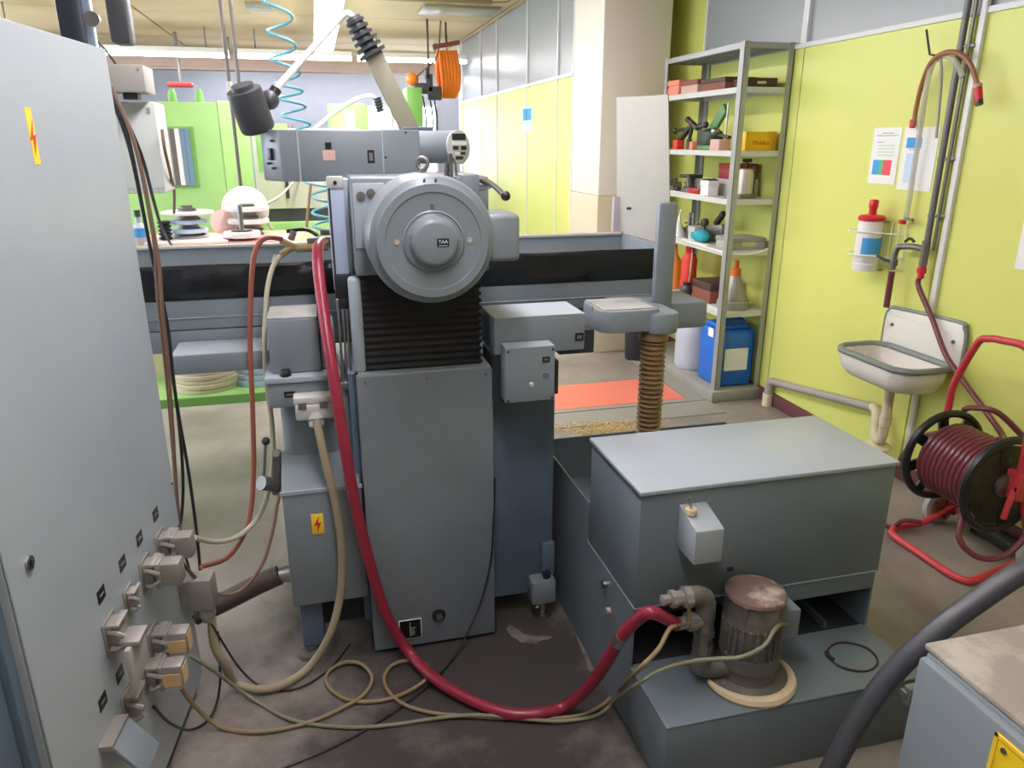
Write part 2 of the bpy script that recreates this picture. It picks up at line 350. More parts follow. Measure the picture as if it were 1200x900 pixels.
# glazed partition
pa = struct(B(PXW+.03, PXW+.06, 6.36, 11.40, 0, CZ).build('wall_partition', 'walloff', keep=True))
js = [6.36, 6.80, 7.81, 9.15, 10.05, 11.36]
for a, b in zip(js[:-1], js[1:]):
    B(PXW, PXW+.03, a+.006, b-.006, .02, 2.215).build('wall_panel', 'wallg', pa, bev=.003, seg=1)
    B(PXW+.012, PXW+.02, a+.02, b-.02, 2.245, CZ-.01).build('glass_pane', 'frosted', pa)
    B(PXW-.006, PXW+.03, a-.012, a+.012, 2.23, CZ).build('mullion', 'frame', pa, bev=.002)
    B(PXW-.006, PXW, a-.010, a+.010, .02, 2.215).build('joint_strip', 'frame', pa)
B(PXW-.012, PXW+.03, 6.36, 11.40, 2.215, 2.245).build('rail', 'frame', pa, bev=.002)
B(PXW-.03, PXW+.06, 11.36, 11.48, 0, CZ).build('end_post', 'frame', pa, bev=.004)
p = thing('notice', 'small blue picture sheet stuck on the yellow partition', 'notice', (PXW-.008, 7.8, 1.9))
B(PXW-.004, PXW-.0005, 7.60, 7.99, 1.80, 2.03).build('sheet', 'ppb', p); B(PXW-.006, PXW-.004, 7.64, 7.95, 1.90, 2.01).build('picture', 'pblue', p)
# far and left walls, wall behind the camera
wb = struct(B(-6, 3.0, 13.6, 13.7, 0, CZ).build('wall_back', 'wallback', keep=True))
wl = struct(B(-5.1, -5.0, -3, 14, 0, CZ).build('wall_left', 'walloff', keep=True))
wf = struct(B(-6, 3.0, -3, -2.9, 0, CZ).build('wall_front', 'boxgrey', keep=True))
M['winglow'] = emis('daylit_window_glass', (222,235,255), WINDOW_POWER)
M['glareglow'] = emis('lit_glare_panel', (255,247,255), GLARE_POWER)
M['tubeglow'] = emis('lit_fluorescent_tube', (255,247,255), TUBE_POWER)
k = 10
for y0 in (1.3, 4.1, 6.9, 9.7):
    k += 1; o = struct(B(-5.0, -4.99, y0, y0+2.3, 1.0, 2.6).build('window_%d' % k, 'winglow'))
    for (a, b, c_, d_) in ((y0-.05, y0, .95, 2.65), (y0+2.3, y0+2.35, .95, 2.65), (y0+1.13, y0+1.17, 1.0, 2.6)): B(-5.0, -4.95, a, b, c_, d_).build('window_frame', 'frame', o)
    for z_ in (.95, 2.6): B(-5.0, -4.95, y0, y0+2.3, z_, z_+.05).build('window_frame', 'frame', o)
for x0, x1 in ((.62, 1.32), (1.39, 2.08)):
    k += 1; o = struct(B(x0, x1, 13.585, 13.6, 1.0, 2.25).build('window_%d' % k, 'winglow'))
    for (a, b) in ((x0-.04, x0), (x1, x1+.04)): B(a, b, 13.56, 13.6, .95, 2.3).build('window_frame', 'frame', o)

# ------------------------------------------------------------------ ceiling lights
def light(p, q, wd, label, wide=False):
    p = V(p); q = V(q); c_ = (p+q)/2; d = (q-p).normalized(); s = V(-d.y, d.x, 0)
    t = thing('fluorescent_light', label, 'ceiling light', (c_.x, c_.y, p.z), 0, 'fluorescent ceiling lights')
    MB().obox(c_+V(0,0,.055), d, s, (q-p).length/2, wd/2, .03).build('housing', 'white', t, bev=.008)
    if wide: MB().obox(c_+V(0,0,.012), d, s, (q-p).length/2-.01, wd/2-.012, .012).build('glare_panel', 'glareglow', t, bev=.006)  # panel wider than the tubes; its shape puts in their glare
    else:
      for sg in (-1, 1): MB().cyl(p+s*(sg*wd*.24)+V(0,0,.002), q+s*(sg*wd*.24)+V(0,0,.002), .019, n=10).build('tube', 'tubeglow', t)
    for e in (p+d*.25, q-d*.25): MB().cyl(e+V(0,0,.08), V(e.x, e.y, CZ), .008, n=8).build('hanger', 'steel_d', t)
yy = [(-1.2,.3),(.5,2.0),(2.2,3.7),(3.9,5.4),(5.6,7.1),(7.3,8.8),(9.0,10.2)]  # first two, unseen over and behind the camera, added to brighten front faces
for n_, (a, b) in enumerate(yy):
    nm = ['unseen added nearest','unseen added sixth farthest','fifth farthest','fourth farthest','third farthest','second farthest','farthest'][n_]
    light((.22,a,2.74), (.22,b,2.74), .24, 'glaring white fluorescent light running away from the viewer, %s of its row' % nm, n_ > 0)
for n_, x in enumerate((-2.35, -.85, .65)):
    light((x,10.62,2.70), (x+1.42,10.62,2.70), .2, 'crosswise fluorescent light of the nearer bright line, %s' % ('left end','middle','right end')[n_])
for n_, x in enumerate((-1.75, -.3, 1.15)):
    light((x,12.9,2.72), (x+1.38,12.9,2.72), .2, 'crosswise fluorescent light of the farther bright line, %s' % ('left end','middle','right end')[n_])
for n_, (a, b) in enumerate(((2.0,3.5),(5.0,6.5),(8.0,9.5))):
    light((-2.9,a,2.74), (-2.9,b,2.74), .24, 'fluorescent light over the left aisle, number %s from the camera end' % ('one','two','three','four')[n_], True)

# ================================================================== THE SURFACE GRINDER
g = thing('surface_grinder', 'large blue-grey surface grinding machine in the middle of the workshop', 'grinding machine', (.3, 2.8, 0))
# --- base and column
B(.46,.748, 2.32,3.25, .085,.985).build('base_casting', 'grey_d', g, bev=.012)
B(-.172,.10, 2.41,3.25, .06,.885).build('base_casting', 'grey', g, bev=.03, seg=3)
B(.10,.46, 2.50,3.25, .06,1.0).build('base_casting', 'grey_d', g)
cc = B(.075,.503, 2.22,2.60, .012,1.01).build('column_cover', 'grey', g, bev=.005)
B(.082,.496, 2.226,2.59, 1.01,1.016).build('cover_lip', 'grey_l', cc)
for x in (.10,.29,.48): MB().cyl((x,2.222,.992), (x,2.216,.992), .005, n=8).build('screw', 'steel_d', cc)
B(.161,.240, 2.2165,2.2195, .045,.123).build('nameplate', 'platew', cc, bev=.001)
B(.1645,.2365, 2.2155,2.2165, .0485,.1195).build('plate_face', 'plate', g)
B(.1985,.2005, 2.2145,2.2155, .056,.112).build('plate_mark', 'platew', g)
for k in range(4): B(.202,.202+.012+.004*(k%2), 2.2145,2.2155, .060+.009*k,.0635+.009*k).build('plate_mark', 'pgrey', g)
MB().lathe([(.024,0),(.024,.004),(.018,.006),(.018,.012)], (.301,2.220,.122), (0,-1,0), 20).build('plug_ring', 'blackpl', cc)
MB().cyl((.301,2.208,.122), (.301,2.203,.122), .013, n=6).build('drain_plug', 'steel', cc)
B(.052,.074, 2.30,2.5, .09,1.0).build('column_side', 'grey_d', g)
# right foot
ft = B(.652,.748, 2.262,2.34, .065,.165).build('foot_bracket', 'grey', g, bev=.014)
MB().lathe([(.030,0),(.033,.004),(.033,.016),(.014,.022),(.014,.08)], (.705,2.30,0), (0,0,1), 20).build('levelling_foot', 'steel', g)
MB().cyl((.715,2.29,.165), (.715,2.29,.188), .016, n=6).build('bolt', 'blackpl', ft)
B(.70,.75, 2.30,2.325, .165,.30).build('rib', 'grey_d', g, bev=.006)
# --- motor box at the left
mbx = MB().prism([(2.25,.215),(2.25,.638),(2.42,.70),(2.46,.70),(2.46,.215)], -.182,.066, 'x').build('motor_box', 'grey', g, bev=.006)
B(-.186,.070, 2.246,2.252, .628,.640).build('box_rim', 'grey_l', mbx)
st = B(-.098,-.060, 2.2475,2.2495, .478,.552).build('warning_sticker', 'yellow', mbx, bev=.0008)
bolt = lambda cx, cz, s: [(cx+.008*s,cz+.03*s),(cx-.012*s,cz-.004*s),(cx-.001*s,cz-.002*s),(cx-.003*s,cz-.03*s),(cx+.011*s,cz+.006*s),(cx+.001*s,cz+.004*s)]
MB().prism(bolt(-.079,.515,1.0), 2.2462,2.2475, 'y').build('flash_sign', 'redprint', g)
B(-.165,-.09, 2.28,2.36, .03,.215).build('leg', 'grey_d', g, bev=.006); B(-.16,.05, 2.36,2.45, .06,.215).build('under_box', 'dark', g)
MB().lathe([(.046,0),(.048,.004),(.044,.016),(.02,.02),(.02,.03)], (-.141,2.284,0), (0,0,1), 24).build('levelling_foot', 'steel_d', g)
MB().lathe([(.030,0),(.030,.018),(.026,.018),(.026,.04)], (-.182,2.33,.30), (-1,0,-.05), 20).build('conduit_flange', 'steel', g)
# --- boxes on the left shoulder
cb = B(-.185,-.028, 2.40,2.60, .985,1.165).build('control_box', 'grey', g, bev=.008)
B(-.183,-.030, 2.405,2.598, 1.165,1.168).build('box_top', 'grey_dirty', cb)
B(-.205,.03, 2.36,2.62, .965,.985).build('flange_plate', 'grey_l', g, bev=.004)
fl = B(-.20,.028, 2.37,2.62, .88,.965).build('flange_block', 'grey', g, bev=.006)
B(-.150,-.116, 2.3675,2.370, .915,.935).build('label_plate', 'plate', fl); B(-.144,-.122, 2.3668,2.3675, .921,.929).build('label_print', 'steel_d', g)
B(-.028,.022, 2.42,2.60, .985,1.13).build('side_box', 'grey_l', g, bev=.012)
MB().lathe([(.016,0),(.018,.003),(.018,.014),(.014,.02)], (-.14,2.378,.985), (0,0,1), 16).build('knob', 'blackpl', g)
B(.03,.076, 2.36,2.5, .70,.90).build('column_side', 'grey', g, bev=.006)
pg = B(-.118,-.002, 2.30,2.37, .855,.905).build('plug', 'plugw', g, bev=.008)
B(-.122,.004, 2.31,2.37, .905,.93).build('plug_base', 'plugw', pg, bev=.005)
for x in (-.095,-.03): B(x-.012,x+.012, 2.296,2.30, .895,.915).build('latch', 'steel_d', pg)
MB().lathe([(.03,0),(.03,.02),(.024,.024),(.024,.04),(.019,.045)], (-.058,2.325,.87), (.05,-.45,-1), 16).build('gland', 'plugw', pg)
# --- levers at the far left
lv = MB(); lv.bar(PY(324,528,2.44), PY(324,578,2.44), .03, .05); lv.build('lever_bracket', 'steel_d', g, bev=.01)
MB().cyl(PY(322,568,2.42), PY(306,566,2.385), .024, n=20).build('lever_hub', 'steel_d', g)
lv2 = MB().tube([PY(309,557,2.38), PY(311,520,2.38)], .006, 8, raw=True).build('lever_rod', 'steel', g)
MB().sph(PY(311.5,517,2.38), .014).build('lever_knob', 'blackpl', lv2)
MB().cyl(PY(323,531,2.42), PY(323,531,2.38), .013, n=12).build('lever_bolt', 'steel_d', g)
# --- linear scale at the left of the column
B(.030,.079, 2.345,2.375, 1.26,1.595).build('scale_rail', 'alu', g, bev=.003)
B(.0335,.0395, 2.342,2.346, 1.26,1.57).build('scale_slot', 'dark', g)
B(.032,.078, 2.340,2.372, 1.565,1.600).build('scale_end', 'plugw', g, bev=.003); MB().cyl((.055,2.341,1.582), (.055,2.337,1.582), .006, n=10).build('screw', 'blackpl', g)
rh = MB(); rh.box(.032,.085, 2.335,2.372, 1.235,1.31); rh.box(.040,.078, 2.338,2.36, 1.20,1.235); rh.build('reader_head', 'blackpl', g, bev=.004)
for x in (.033,.047,.059): B(x,x+.008, 2.345,2.36, .955,1.23).build('guide_rod', 'steel', g, bev=.002)
B(.028,.072, 2.34,2.362, .935,.960).build('rod_foot', 'steel', g, bev=.003)
B(.079,.128, 2.37,2.60, 1.30,1.59).build('column_plate', 'grey_l', g, bev=.004)
B(.070,.108, 2.252,2.30, 1.014,1.312).build('cover_strip', 'grey_l', g, bev=.012, seg=3)
B(.072,.106, 2.258,2.295, 1.008,1.02).build('strip_foot', 'dark', g)
# --- bellows
bl = MB(); n_ = 15; z0 = 1.012; z1 = 1.345
vs = []; fs = []
for k in range(n_*2+1):
    z = z0+(z1-z0)*k/(n_*2); o_ = 0 if k % 2 == 0 else .012
    vs += [V(.112-o_,2.262-o_*.18,z), V(.468+o_,2.262-o_*.18,z), V(.468+o_,2.57,z), V(.112-o_,2.57,z)]
for k in range(n_*2):
    for j in range(4): fs.append((k*4+j, k*4+(j+1)%4, k*4+4+(j+1)%4, k*4+4+j))
fs += [(3,2,1,0), tuple(n_*8+j for j in range(4))]
bl.add(vs, fs).build('bellows', 'bellows', g, bev=.002, smooth=20)
# --- wheelhead with motor
wh = B(.095,.50, 2.24,2.62, 1.318,1.60).build('wheelhead', 'grey', g, bev=.008)
B(.10,.19, 2.232,2.242, 1.40,1.585).build('flange', 'grey_l', wh, bev=.004)
for x, z in ((.122,1.55), (.150,1.557)): MB().lathe([(.013,0),(.013,.006),(.007,.006),(.007,.01)], (x,2.232,z), (0,-1,0), 12).build('bolt', 'steel_d', wh)
cx, cz = .294, 1.443
mo = MB().lathe([(.150,0),(.172,.012),(.174,.05),(.174,.205),(.168,.222),(.160,.226),(.154,.232),(.001,.232)], (cx,2.245,cz), (0,-1,0), 56).build('motor_body', 'grey', g)
MB().lathe([(.1535,0),(.1535,.009),(.150,.0125),(.130,.0135),(.128,.0105),(.001,.0105)], (cx,2.013,cz), (0,-1,0), 56).build('end_cover', 'grey', mo)
MB().lathe([(.083,0),(.083,.005),(.079,.009),(.077,.006),(.068,.010),(.061,.026),(.057,.031),(.050,.033),(.001,.033)], (cx,2.003,cz), (0,-1,0), 48).build('hub_cap', 'grey', mo)
np_ = B(cx+.004,cx+.036, 1.9682,1.9702, cz-.010,cz+.012).build('hub_plate', 'plate', mo); txt('TAA', .013, (cx+.020,1.9678,cz+.003), (1,0,0), (0,0,1), 'platew', mo)
B(cx+.008,cx+.032, 1.9676,1.9682, cz-.0075,cz-.0055).build('plate_line', 'pgrey', mo)
for sx in (-1, 1): MB().lathe([(.0075,0),(.0075,.003),(.004,.003),(.004,.0015)], (cx+sx*.098,2.003,cz+.002), (0,-1,0), 14).build('brass_screw', 'brass2', mo)
for dx, dz in ((0,.093), (.003,.078)): MB().cyl((cx+dx,2.004,cz+dz), (cx+dx,1.999,cz+dz), .006, n=10).build('screw', 'steel_d', mo)
for dx in (-.018,.012): MB().cyl((cx+dx,2.016,cz+.157), (cx+dx,2.008,cz+.160), .0035, n=8).build('screw', 'dark', mo)
tb = B(.452,.542, 2.03,2.19, 1.378,1.508).build('terminal_box', 'grey', g, bev=.014, seg=3)
eb = MB(); eb._torus((.290,2.14,1.640), (.35,1,0), .015, .006, 24, 8); eb.cyl((.290,2.14,1.61), (.290,2.14,1.626), .010); eb.build('eye_bolt', 'steel_d', g)
B(.40,.452, 2.14,2.24, 1.53,1.61).build('clamp_block', 'grey', g, bev=.006)
hl = MB().tube([V(.40,2.18,1.595), V(.445,2.16,1.600), V(.48,2.13,1.585), V(.512,2.10,1.555)], .008, 8).build('crank_lever', 'steel', g)
MB().sph((.516,2.097,1.552), .014).build('lever_knob', 'blackpl', hl)
MB().lathe([(.014,0),(.014,.02),(.010,.022),(.010,.034)], (.452,2.16,1.578), (1,0,0), 14).build('lever_nut', 'steel', g)
va = MB(); va.cyl((.378,2.2,1.60), (.378,2.2,1.665), .007); va.cyl((.365,2.2,1.60), (.365,2.2,1.64), .006); va.tube([V(.378,2.2,1.66), V(.392,2.2,1.64), V(.395,2.2,1.605)], .004, 6); va.build('grease_fittings', 'steel_d', g)
# --- drive head on top
dh = MB().prism([(-.165,2.80),(-.158,2.60),(-.10,2.515),(-.045,2.50),(.215,2.50),(.335,2.52),(.335,2.80)], 1.578,1.733, 'z').build('drive_head', 'grey', g, bev=.006)
B(-.047,-.042, 2.4965,2.52, 1.578,1.733).build('seam', 'grey_l', dh); B(.212,.216, 2.4975,2.52, 1.578,1.733).build('seam', 'grey_l', dh)
u_ = V(.058,-.085,0).normalized()
hx = MB(); hx.obox(V(-.131,2.5545,1.66), u_, (0,0,1), .010, .018, .006); hx.build('catch', 'plate', dh, bev=.002)
for (dx, dz) in ((.02,1.70),(-.01,1.632),(.015,1.618)): MB().cyl(V(-.131+dx*.55,2.560-dx*.8,dz), V(-.137+dx*.55,2.552-dx*.8,dz), .004, n=8).build('screw', 'dark', dh)
B(.028,.066, 2.4982,2.500, 1.642,1.672).build('label_sheet', 'pinkbox', dh); B(.037,.056, 2.498,2.4995, 1.675,1.695).build('label_mark', 'plate', dh)
B(.165,.187, 2.498,2.4995, 1.632,1.672).build('label_mark', 'plate', dh); B(.170,.182, 2.4974,2.498, 1.64,1.664).build('label_print', 'steel_d', dh)
for (x, z) in ((.222,1.65),(.29,1.725)): MB().cyl((x,2.503+(.02*(x-.215)/.12),z), (x,2.497+(.02*(x-.215)/.12),z), .004, n=8).build('screw', 'dark', dh)
dm = MB().lathe([(.052,0),(.052,.118),(.050,.124)], (.330,2.575,1.680), (1,0,0), 32).build('drive_motor', 'grey', g)
nd = V(.60,-.80,.06).normalized(); dc = V(.458,2.525,1.680)
dp = MB().lathe([(.050,0),(.054,.002),(.054,.008),(.050,.010),(.001,.010)], dc, nd, 32).build('round_nameplate', 'pgrey', dm)
ux = V(.80,.60,0).normalized(); uz = nd.cross(ux); uz = uz if uz.z > 0 else -uz
for (a, b, c_, d_, mm) in ((0,.032,.040,.010,'plate'), (0,.012,.044,.006,'platew'), (-.018,-.003,.016,.006,'plate'), (.02,-.003,.016,.006,'plate'), (-.012,-.020,.014,.004,'platew'), (.015,-.020,.014,.004,'plate'), (-.004,-.034,.022,.005,'plate')):
    MB().obox(dc+nd*.0108+ux*a+uz*b, ux, uz, c_/1.25, d_, .0006).build('plate_mark', mm, dm)
# --- table, trough and guards
tbl = B(-1.0,1.385, 2.80,3.32, 1.055,1.163).build('table_slab', 'grey', g, bev=.006)
B(-1.0,.40, 2.803,3.25, .972,1.053).build('table_underside', 'grey', g, bev=.004); B(.40,1.25, 2.83,3.25, 1.0,1.055).build('table_underside', 'grey_d', g, bev=.006)
B(-1.0,1.38, 2.795,2.80, 1.098,1.101).build('table_edge_line', 'grey_l', tbl)
tr = MB(); tr.box(-1.0,1.385, 2.80,2.812, 1.163,1.280); tr.box(-1.0,1.385, 3.308,3.32, 1.163,1.282); tr.box(-1.0,1.385, 2.80,3.32, 1.163,1.175); tr.box(1.373,1.385, 2.80,3.32, 1.163,1.285); tr.build('coolant_trough', 'grey', g)
B(-1.0,1.385, 3.295,3.335, 1.280,1.292).build('trough_rim', 'boxgrey', g, bev=.004)
bd = MB(); nb = 60; vs = []; fs = []
for k in range(nb+1):
    x = -1.0+2.372*k/nb; wv = .004*math.sin(x*5)+.003*math.sin(x*13)
    vs += [V(x,2.798,1.165), V(x,2.780+wv,1.19), V(x,2.778-wv,1.24), V(x,2.786,1.275), V(x,2.799,1.287+wv*.5), V(x,2.812,1.283)]
for k in range(nb):
    for j in range(5): fs.append((k*6+j, k*6+j+1, k*6+6+j+1, k*6+6+j))
bd.add(vs, fs).build('black_band', 'band', g)
B(-.52,-.19, 2.60,2.80, .948,1.012).build('dog_rail', 'grey', g, bev=.004); B(-.515,-.195, 2.602,2.79, 1.012,1.015).build('rail_top', 'grey_l', g)
B(-.19,.02, 2.62,2.9, .885,1.0).build('rail_bracket', 'grey_d', g)
# splash guard sheet: slightly bowed, stands on the trough's end
sg = MB(); ns = 12; vs = []; fs = []
for k in range(ns+1):
    t = k/ns; y = 2.80+.55*t; x = 1.378+.02*math.sin(PI*t)-.01*t
    vs += [V(x,y,1.287), V(x-.05*(1-t)-.03*t,y,1.868+.018*t), V(x+.003,y,1.287), V(x-.047*(1-t)-.027*t,y,1.868+.018*t)]
for k in range(ns):
    a = k*4; fs += [(a,a+1,a+5,a+4), (a+2,a+6,a+7,a+3), (a+1,a+3,a+7,a+5), (a,a+4,a+6,a+2)]
fs += [(0,2,3,1), (ns*4,ns*4+1,ns*4+3,ns*4+2)]
sg.add(vs, fs).build('splash_guard', 'guard', g)
MB().cyl((1.37,3.2,1.41), (1.35,3.2,1.41), .006, n=8).build('guard_bolt', 'dark', g)
B(1.335,1.415, 3.322,3.345, 1.15,1.455).build('rear_plate', 'violet', g, bev=.006)
MB().sph((1.395,3.30,1.285), .025).build('corner_fitting', 'steel_d', g)
# arm with its upright and the carriage end
def rounded(x0, x1, y0, y1, r, n=5):
    pts = []
    for (cx_, cy_, a0) in ((x1-r,y0+r,-PI/2), (x1-r,y1-r,0), (x0+r,y1-r,PI/2), (x0+r,y0+r,PI)):
        for k in range(n+1): a = a0+PI/2*k/n; pts.append((cx_+r*math.cos(a), cy_+r*math.sin(a)))
    return pts
ar = MB().prism(rounded(.925,1.16,2.37,2.60,.05), 1.055,1.135).build('drain_arm', 'grey', g, bev=.008)
MB().prism(rounded(1.10,1.225,2.35,2.56,.05), 1.045,1.120).build('arm_end', 'grey', ar, bev=.008)
B(.94,1.13, 2.39,2.58, 1.135,1.138).build('arm_top', 'grey_dirty', ar)
B(1.21,1.288, 2.565,2.60, 1.05,1.485).build('upright', 'grey', g, bev=.012)
B(1.10,1.46, 2.60,2.84, .995,1.10).build('carriage_end', 'grey', g, bev=.012)
MB().cyl((1.15,2.42,1.045), (1.15,2.42,1.015), .052, n=24).build('hose_collar', 'corr', g)
B(.80,.93, 2.45,2.58, .97,1.055).build('arm_bracket', 'dark', g); B(.90,.905, 2.40,2.41, 1.135,1.15).build('pin', 'brass', g)
B(.745,.90, 2.50,2.80, 1.0,1.055).build('arm_support', 'grey_d', g)
# switch boxes at the right
bxA = B(.505,.805, 2.205,2.40, 1.055,1.172).build('switch_housing', 'grey', g, bev=.005); B(.507,.803, 2.207,2.398, 1.172,1.175).build('housing_top', 'grey_l', bxA)
bxB = B(.522,.682, 2.13,2.20, .918,1.093).build('switch_box', 'grey', g, bev=.005); B(.524,.680, 2.132,2.20, 1.093,1.096).build('box_top', 'grey_l', bxB)
B(.50,.522, 2.21,2.36, .90,1.055).build('box_gap_shadow', 'dark', g); B(.522,.69, 2.20,2.32, .90,1.05).build('box_back', 'dark', g)  # the gap block's dark colour paints the shadow between the boxes
B(.640,.664, 2.1275,2.130, 1.045,1.062).build('label_plate', 'plate', bxB); B(.645,.659, 2.127,2.1275, 1.050,1.057).build('label_print', 'steel_d', bxB)
B(.772,.80, 2.2025,2.205, 1.085,1.112).build('label_plate', 'plate', bxA); B(.778,.794, 2.202,2.2025, 1.093,1.104).build('label_print', 'steel_d', bxA)
MB().cyl((.652,2.131,1.0), (.652,2.126,1.0), .010, n=14).build('button', 'grey_d', bxB); MB().sph((.607,2.130,.974), .009, sy=.4).build('spot', 'brass2', bxB)
for x in (.53,.674):
    for z in (.926,1.085): MB().cyl((x,2.131,z), (x,2.127,z), .004, n=8).build('screw', 'dark', bxB)
B(.684,.70, 2.15,2.19, .93,1.04).build('hinge', 'blackpl', bxB)
# valve fittings on the trough at the left
vf = MB(); vf.bar(PY(328,281,2.72), PY(348,291,2.72), .024); vf.bar(PY(342,290,2.72), PY(329,299,2.71), .022); vf.cyl(PY(346,291,2.72), PY(385,289,2.72), .014); vf.build('brass_valve', 'brass', g, bev=.006)
MB().tube([PY(336,271,2.72), PY(358,269,2.71), PY(372,276,2.7)], .007, 6).build('valve_lever', 'blackpl', g)
vb = MB(); vb.bar(PY(360,285,2.74), PY(395,282,2.74), .035); vb.cyl(PY(375,272,2.74), PY(398,272,2.74), .01); vb.build('pipe_fitting', 'steel_d', g, bev=.005)
for (a, b) in ((325,300),(344,272)): MB().cyl(PY(a,b,2.715), PY(a-3,b+8,2.70), .012, n=10).build('hose_clip', 'steel', g)

# ================================================================== COOLANT TANK
tk = thing('coolant_tank', 'grey steel coolant tank with lid and pump in front of the grinder', 'tank', (1.2, 2.0, 0))
X0, X1 = .79, 1.607
B(X0+.001,X1-.001, 1.441,1.695, 0,.212).build('tray_body', 'grey_tank', tk, bev=.003)
B(X0,X1, 1.44,1.70, .212,.220).build('tray_top', 'grey_tank', tk, bev=.003)
sw = MB(); sw.box(X0,X0+.008, 1.69,2.08, 0,.43); sw.box(X1-.008,X1, 1.69,2.08, 0,.36); sw.box(X0+.02,X1-.02, 1.92,1.93, .0,.36); sw.build('side_wall', 'grey_tank', tk)
B(X0+.01,X1-.01, 1.70,1.92, .205,.212).build('inner_floor', 'dark', tk)  # dark colour puts in the shade deep inside the front opening
for x in (1.33,1.47): B(x,x+.012, 1.72,1.90, .212,.235).build('inner_rib', 'grey_d', tk)
ub = MB(); ub.box(X0,X1, 1.68,2.07, .425,.785); ub.build('upper_body', 'grey_tank', tk, bev=.004)
B(X0+.30,X1-.004, 1.684,2.0, .362,.425).build('lower_flange', 'grey_tank', tk, bev=.003)
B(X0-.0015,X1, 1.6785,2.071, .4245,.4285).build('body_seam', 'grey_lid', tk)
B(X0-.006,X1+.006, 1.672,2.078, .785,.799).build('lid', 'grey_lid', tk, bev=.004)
B(1.075,1.095, 1.6785,1.681, .505,.52).build('vent_slot', 'dark', tk)
rw = MB(); rw.box(X0,X0+.006, 2.08,2.64, 0,.566); rw.box(X0,X1, 2.632,2.64, 0,.566); rw.box(X1-.006,X1, 2.08,2.64, 0,.566); rw.box(X0,X1, 2.08,2.64, .38,.386); rw.build('rear_basin', 'grey_tank', tk)
for (yy_, zz, mm) in ((1.90,.37,'steel'), (1.86,.30,'pumpcap')): MB().cyl((X0,yy_,zz), (X0-.012,yy_,zz), .012, n=10).build('side_bolt', mm, tk)
# switch box on the front
sb = MB().prism([(1.575,.615),(1.575,.715),(1.68,.745),(1.68,.615)], .905,.988, 'x').build('pump_switch', 'grey_lid', tk, bev=.003)
MB().cyl((.920,1.64,.735), (.920,1.64,.750), .016, n=14).build('switch_base', 'foam', sb); MB().cyl((.920,1.64,.75), (.914,1.637,.785), .004, n=8).build('switch_toggle', 'steel', sb)
# pump
pc = V(1.105, 1.575, .22)
pm = MB().lathe([(.115,0),(.115,.014),(.082,.02),(.078,.055),(.086,.06),(.086,.10)], pc, (0,0,1), 36).build('pump_base', 'pump', tk)
MB().lathe([(.074,0),(.074,.10),(.080,.105),(.080,.185)], pc+V(0,0,.09), (0,0,1), 32).build('pump_motor', 'pump', tk)
pmo = bpy.data.objects[[o.name for o in bpy.data.objects if o.name.startswith('pump_motor')][-1]]
for k in range(26):
    a = 2*PI*k/26; e = V(math.cos(a), math.sin(a), 0)
    MB().obox(pc+e*.078+V(0,0,.150), (0,0,1), e, .050, .006, .0025).build('fin', 'pump', pmo)
MB().lathe([(.083,0),(.085,.004),(.082,.012),(.06,.018),(.001,.02)], pc+V(0,0,.272), (0,0,1), 36).build('fan_cover', 'pumpcap', pmo)
for a in (3.9, 5.2): MB().obox(pc+V(math.cos(a)*.086,math.sin(a)*.083,.255), (0,0,1), (math.cos(a),math.sin(a),0), .022, .004, .006).build('cover_clip', 'steel_d', pmo)
B(pc.x+.070,pc.x+.135, pc.y-.03,pc.y+.05, .345,.44).build('terminal_box', 'grey', pmo, bev=.004)
fm = MB(); fm.tube([pc+V(.125*math.cos(a),.125*math.sin(a),.010) for a in [PI*1.02+PI*1.02*k/16 for k in range(17)]], lambda t: .006+.011*math.sin(PI*t)**.7, 8); fm.build('sealing_foam', 'foam', tk)
MB().tube([V(1.458+.072*math.cos(a),1.565+.065*math.sin(a),.2225+.001*math.sin(5*a)) for a in [2*PI*k/28 for k in range(28)]], .0035, 6, sub=2, closed=True).build('ring_mark', 'ring', tk)
MB().tube([V(1.396,1.600,.223), V(1.388,1.585,.223), V(1.39,1.565,.223)], .008, 6).build('ring_mark', 'ring', tk)
# riser pipe
rx, ry = .960, 1.585
rp = MB().tube([pc+V(-.07,.0,.045), V(rx+.03,ry,.262), V(rx,ry,.275), V(rx,ry,.31)], .030, 14).build('riser_elbow', 'pump', tk)
MB().lathe([(.026,0),(.026,.03),(.030,.03),(.030,.055),(.026,.055),(.026,.08),(.031,.08),(.031,.10),(.026,.10),(.026,.16)], V(rx,ry,.30), (0,0,1), 8).build('riser_pipe', 'steel_d', tk)
MB().tube([V(rx,ry,.43), V(rx,ry,.475), V(rx-.008,ry,.50), V(rx-.03,ry,.512), V(rx-.06,ry,.512)], .027, 12).build('top_elbow', 'pump', tk)
MB().lathe([(.024,0),(.030,.002),(.030,.022),(.020,.024),(.020,.045),(.025,.046),(.025,.06),(.014,.062),(.016,.085),(.010,.088)], V(rx-.05,ry,.512), (-1,0,.0), 8).build('hose_nipple', 'conn', tk)
MB().lathe([(.022,0),(.022,.03),(.027,.031),(.027,.055),(.018,.056),(.018,.09)], V(rx,ry,.432), (-1,0,-.05), 8).build('branch_fitting', 'conn', tk)
MB().cyl(V(rx-.06,ry-.015,.44), V(rx-.06,ry-.015,.50), .005, n=6).build('valve_stem', 'brass', tk)
MB().tube([V(rx-.03,ry-.03,.452), V(rx-.10,ry-.03,.447)], .004, 6, raw=True).build('valve_lever', 'steel_d', tk)

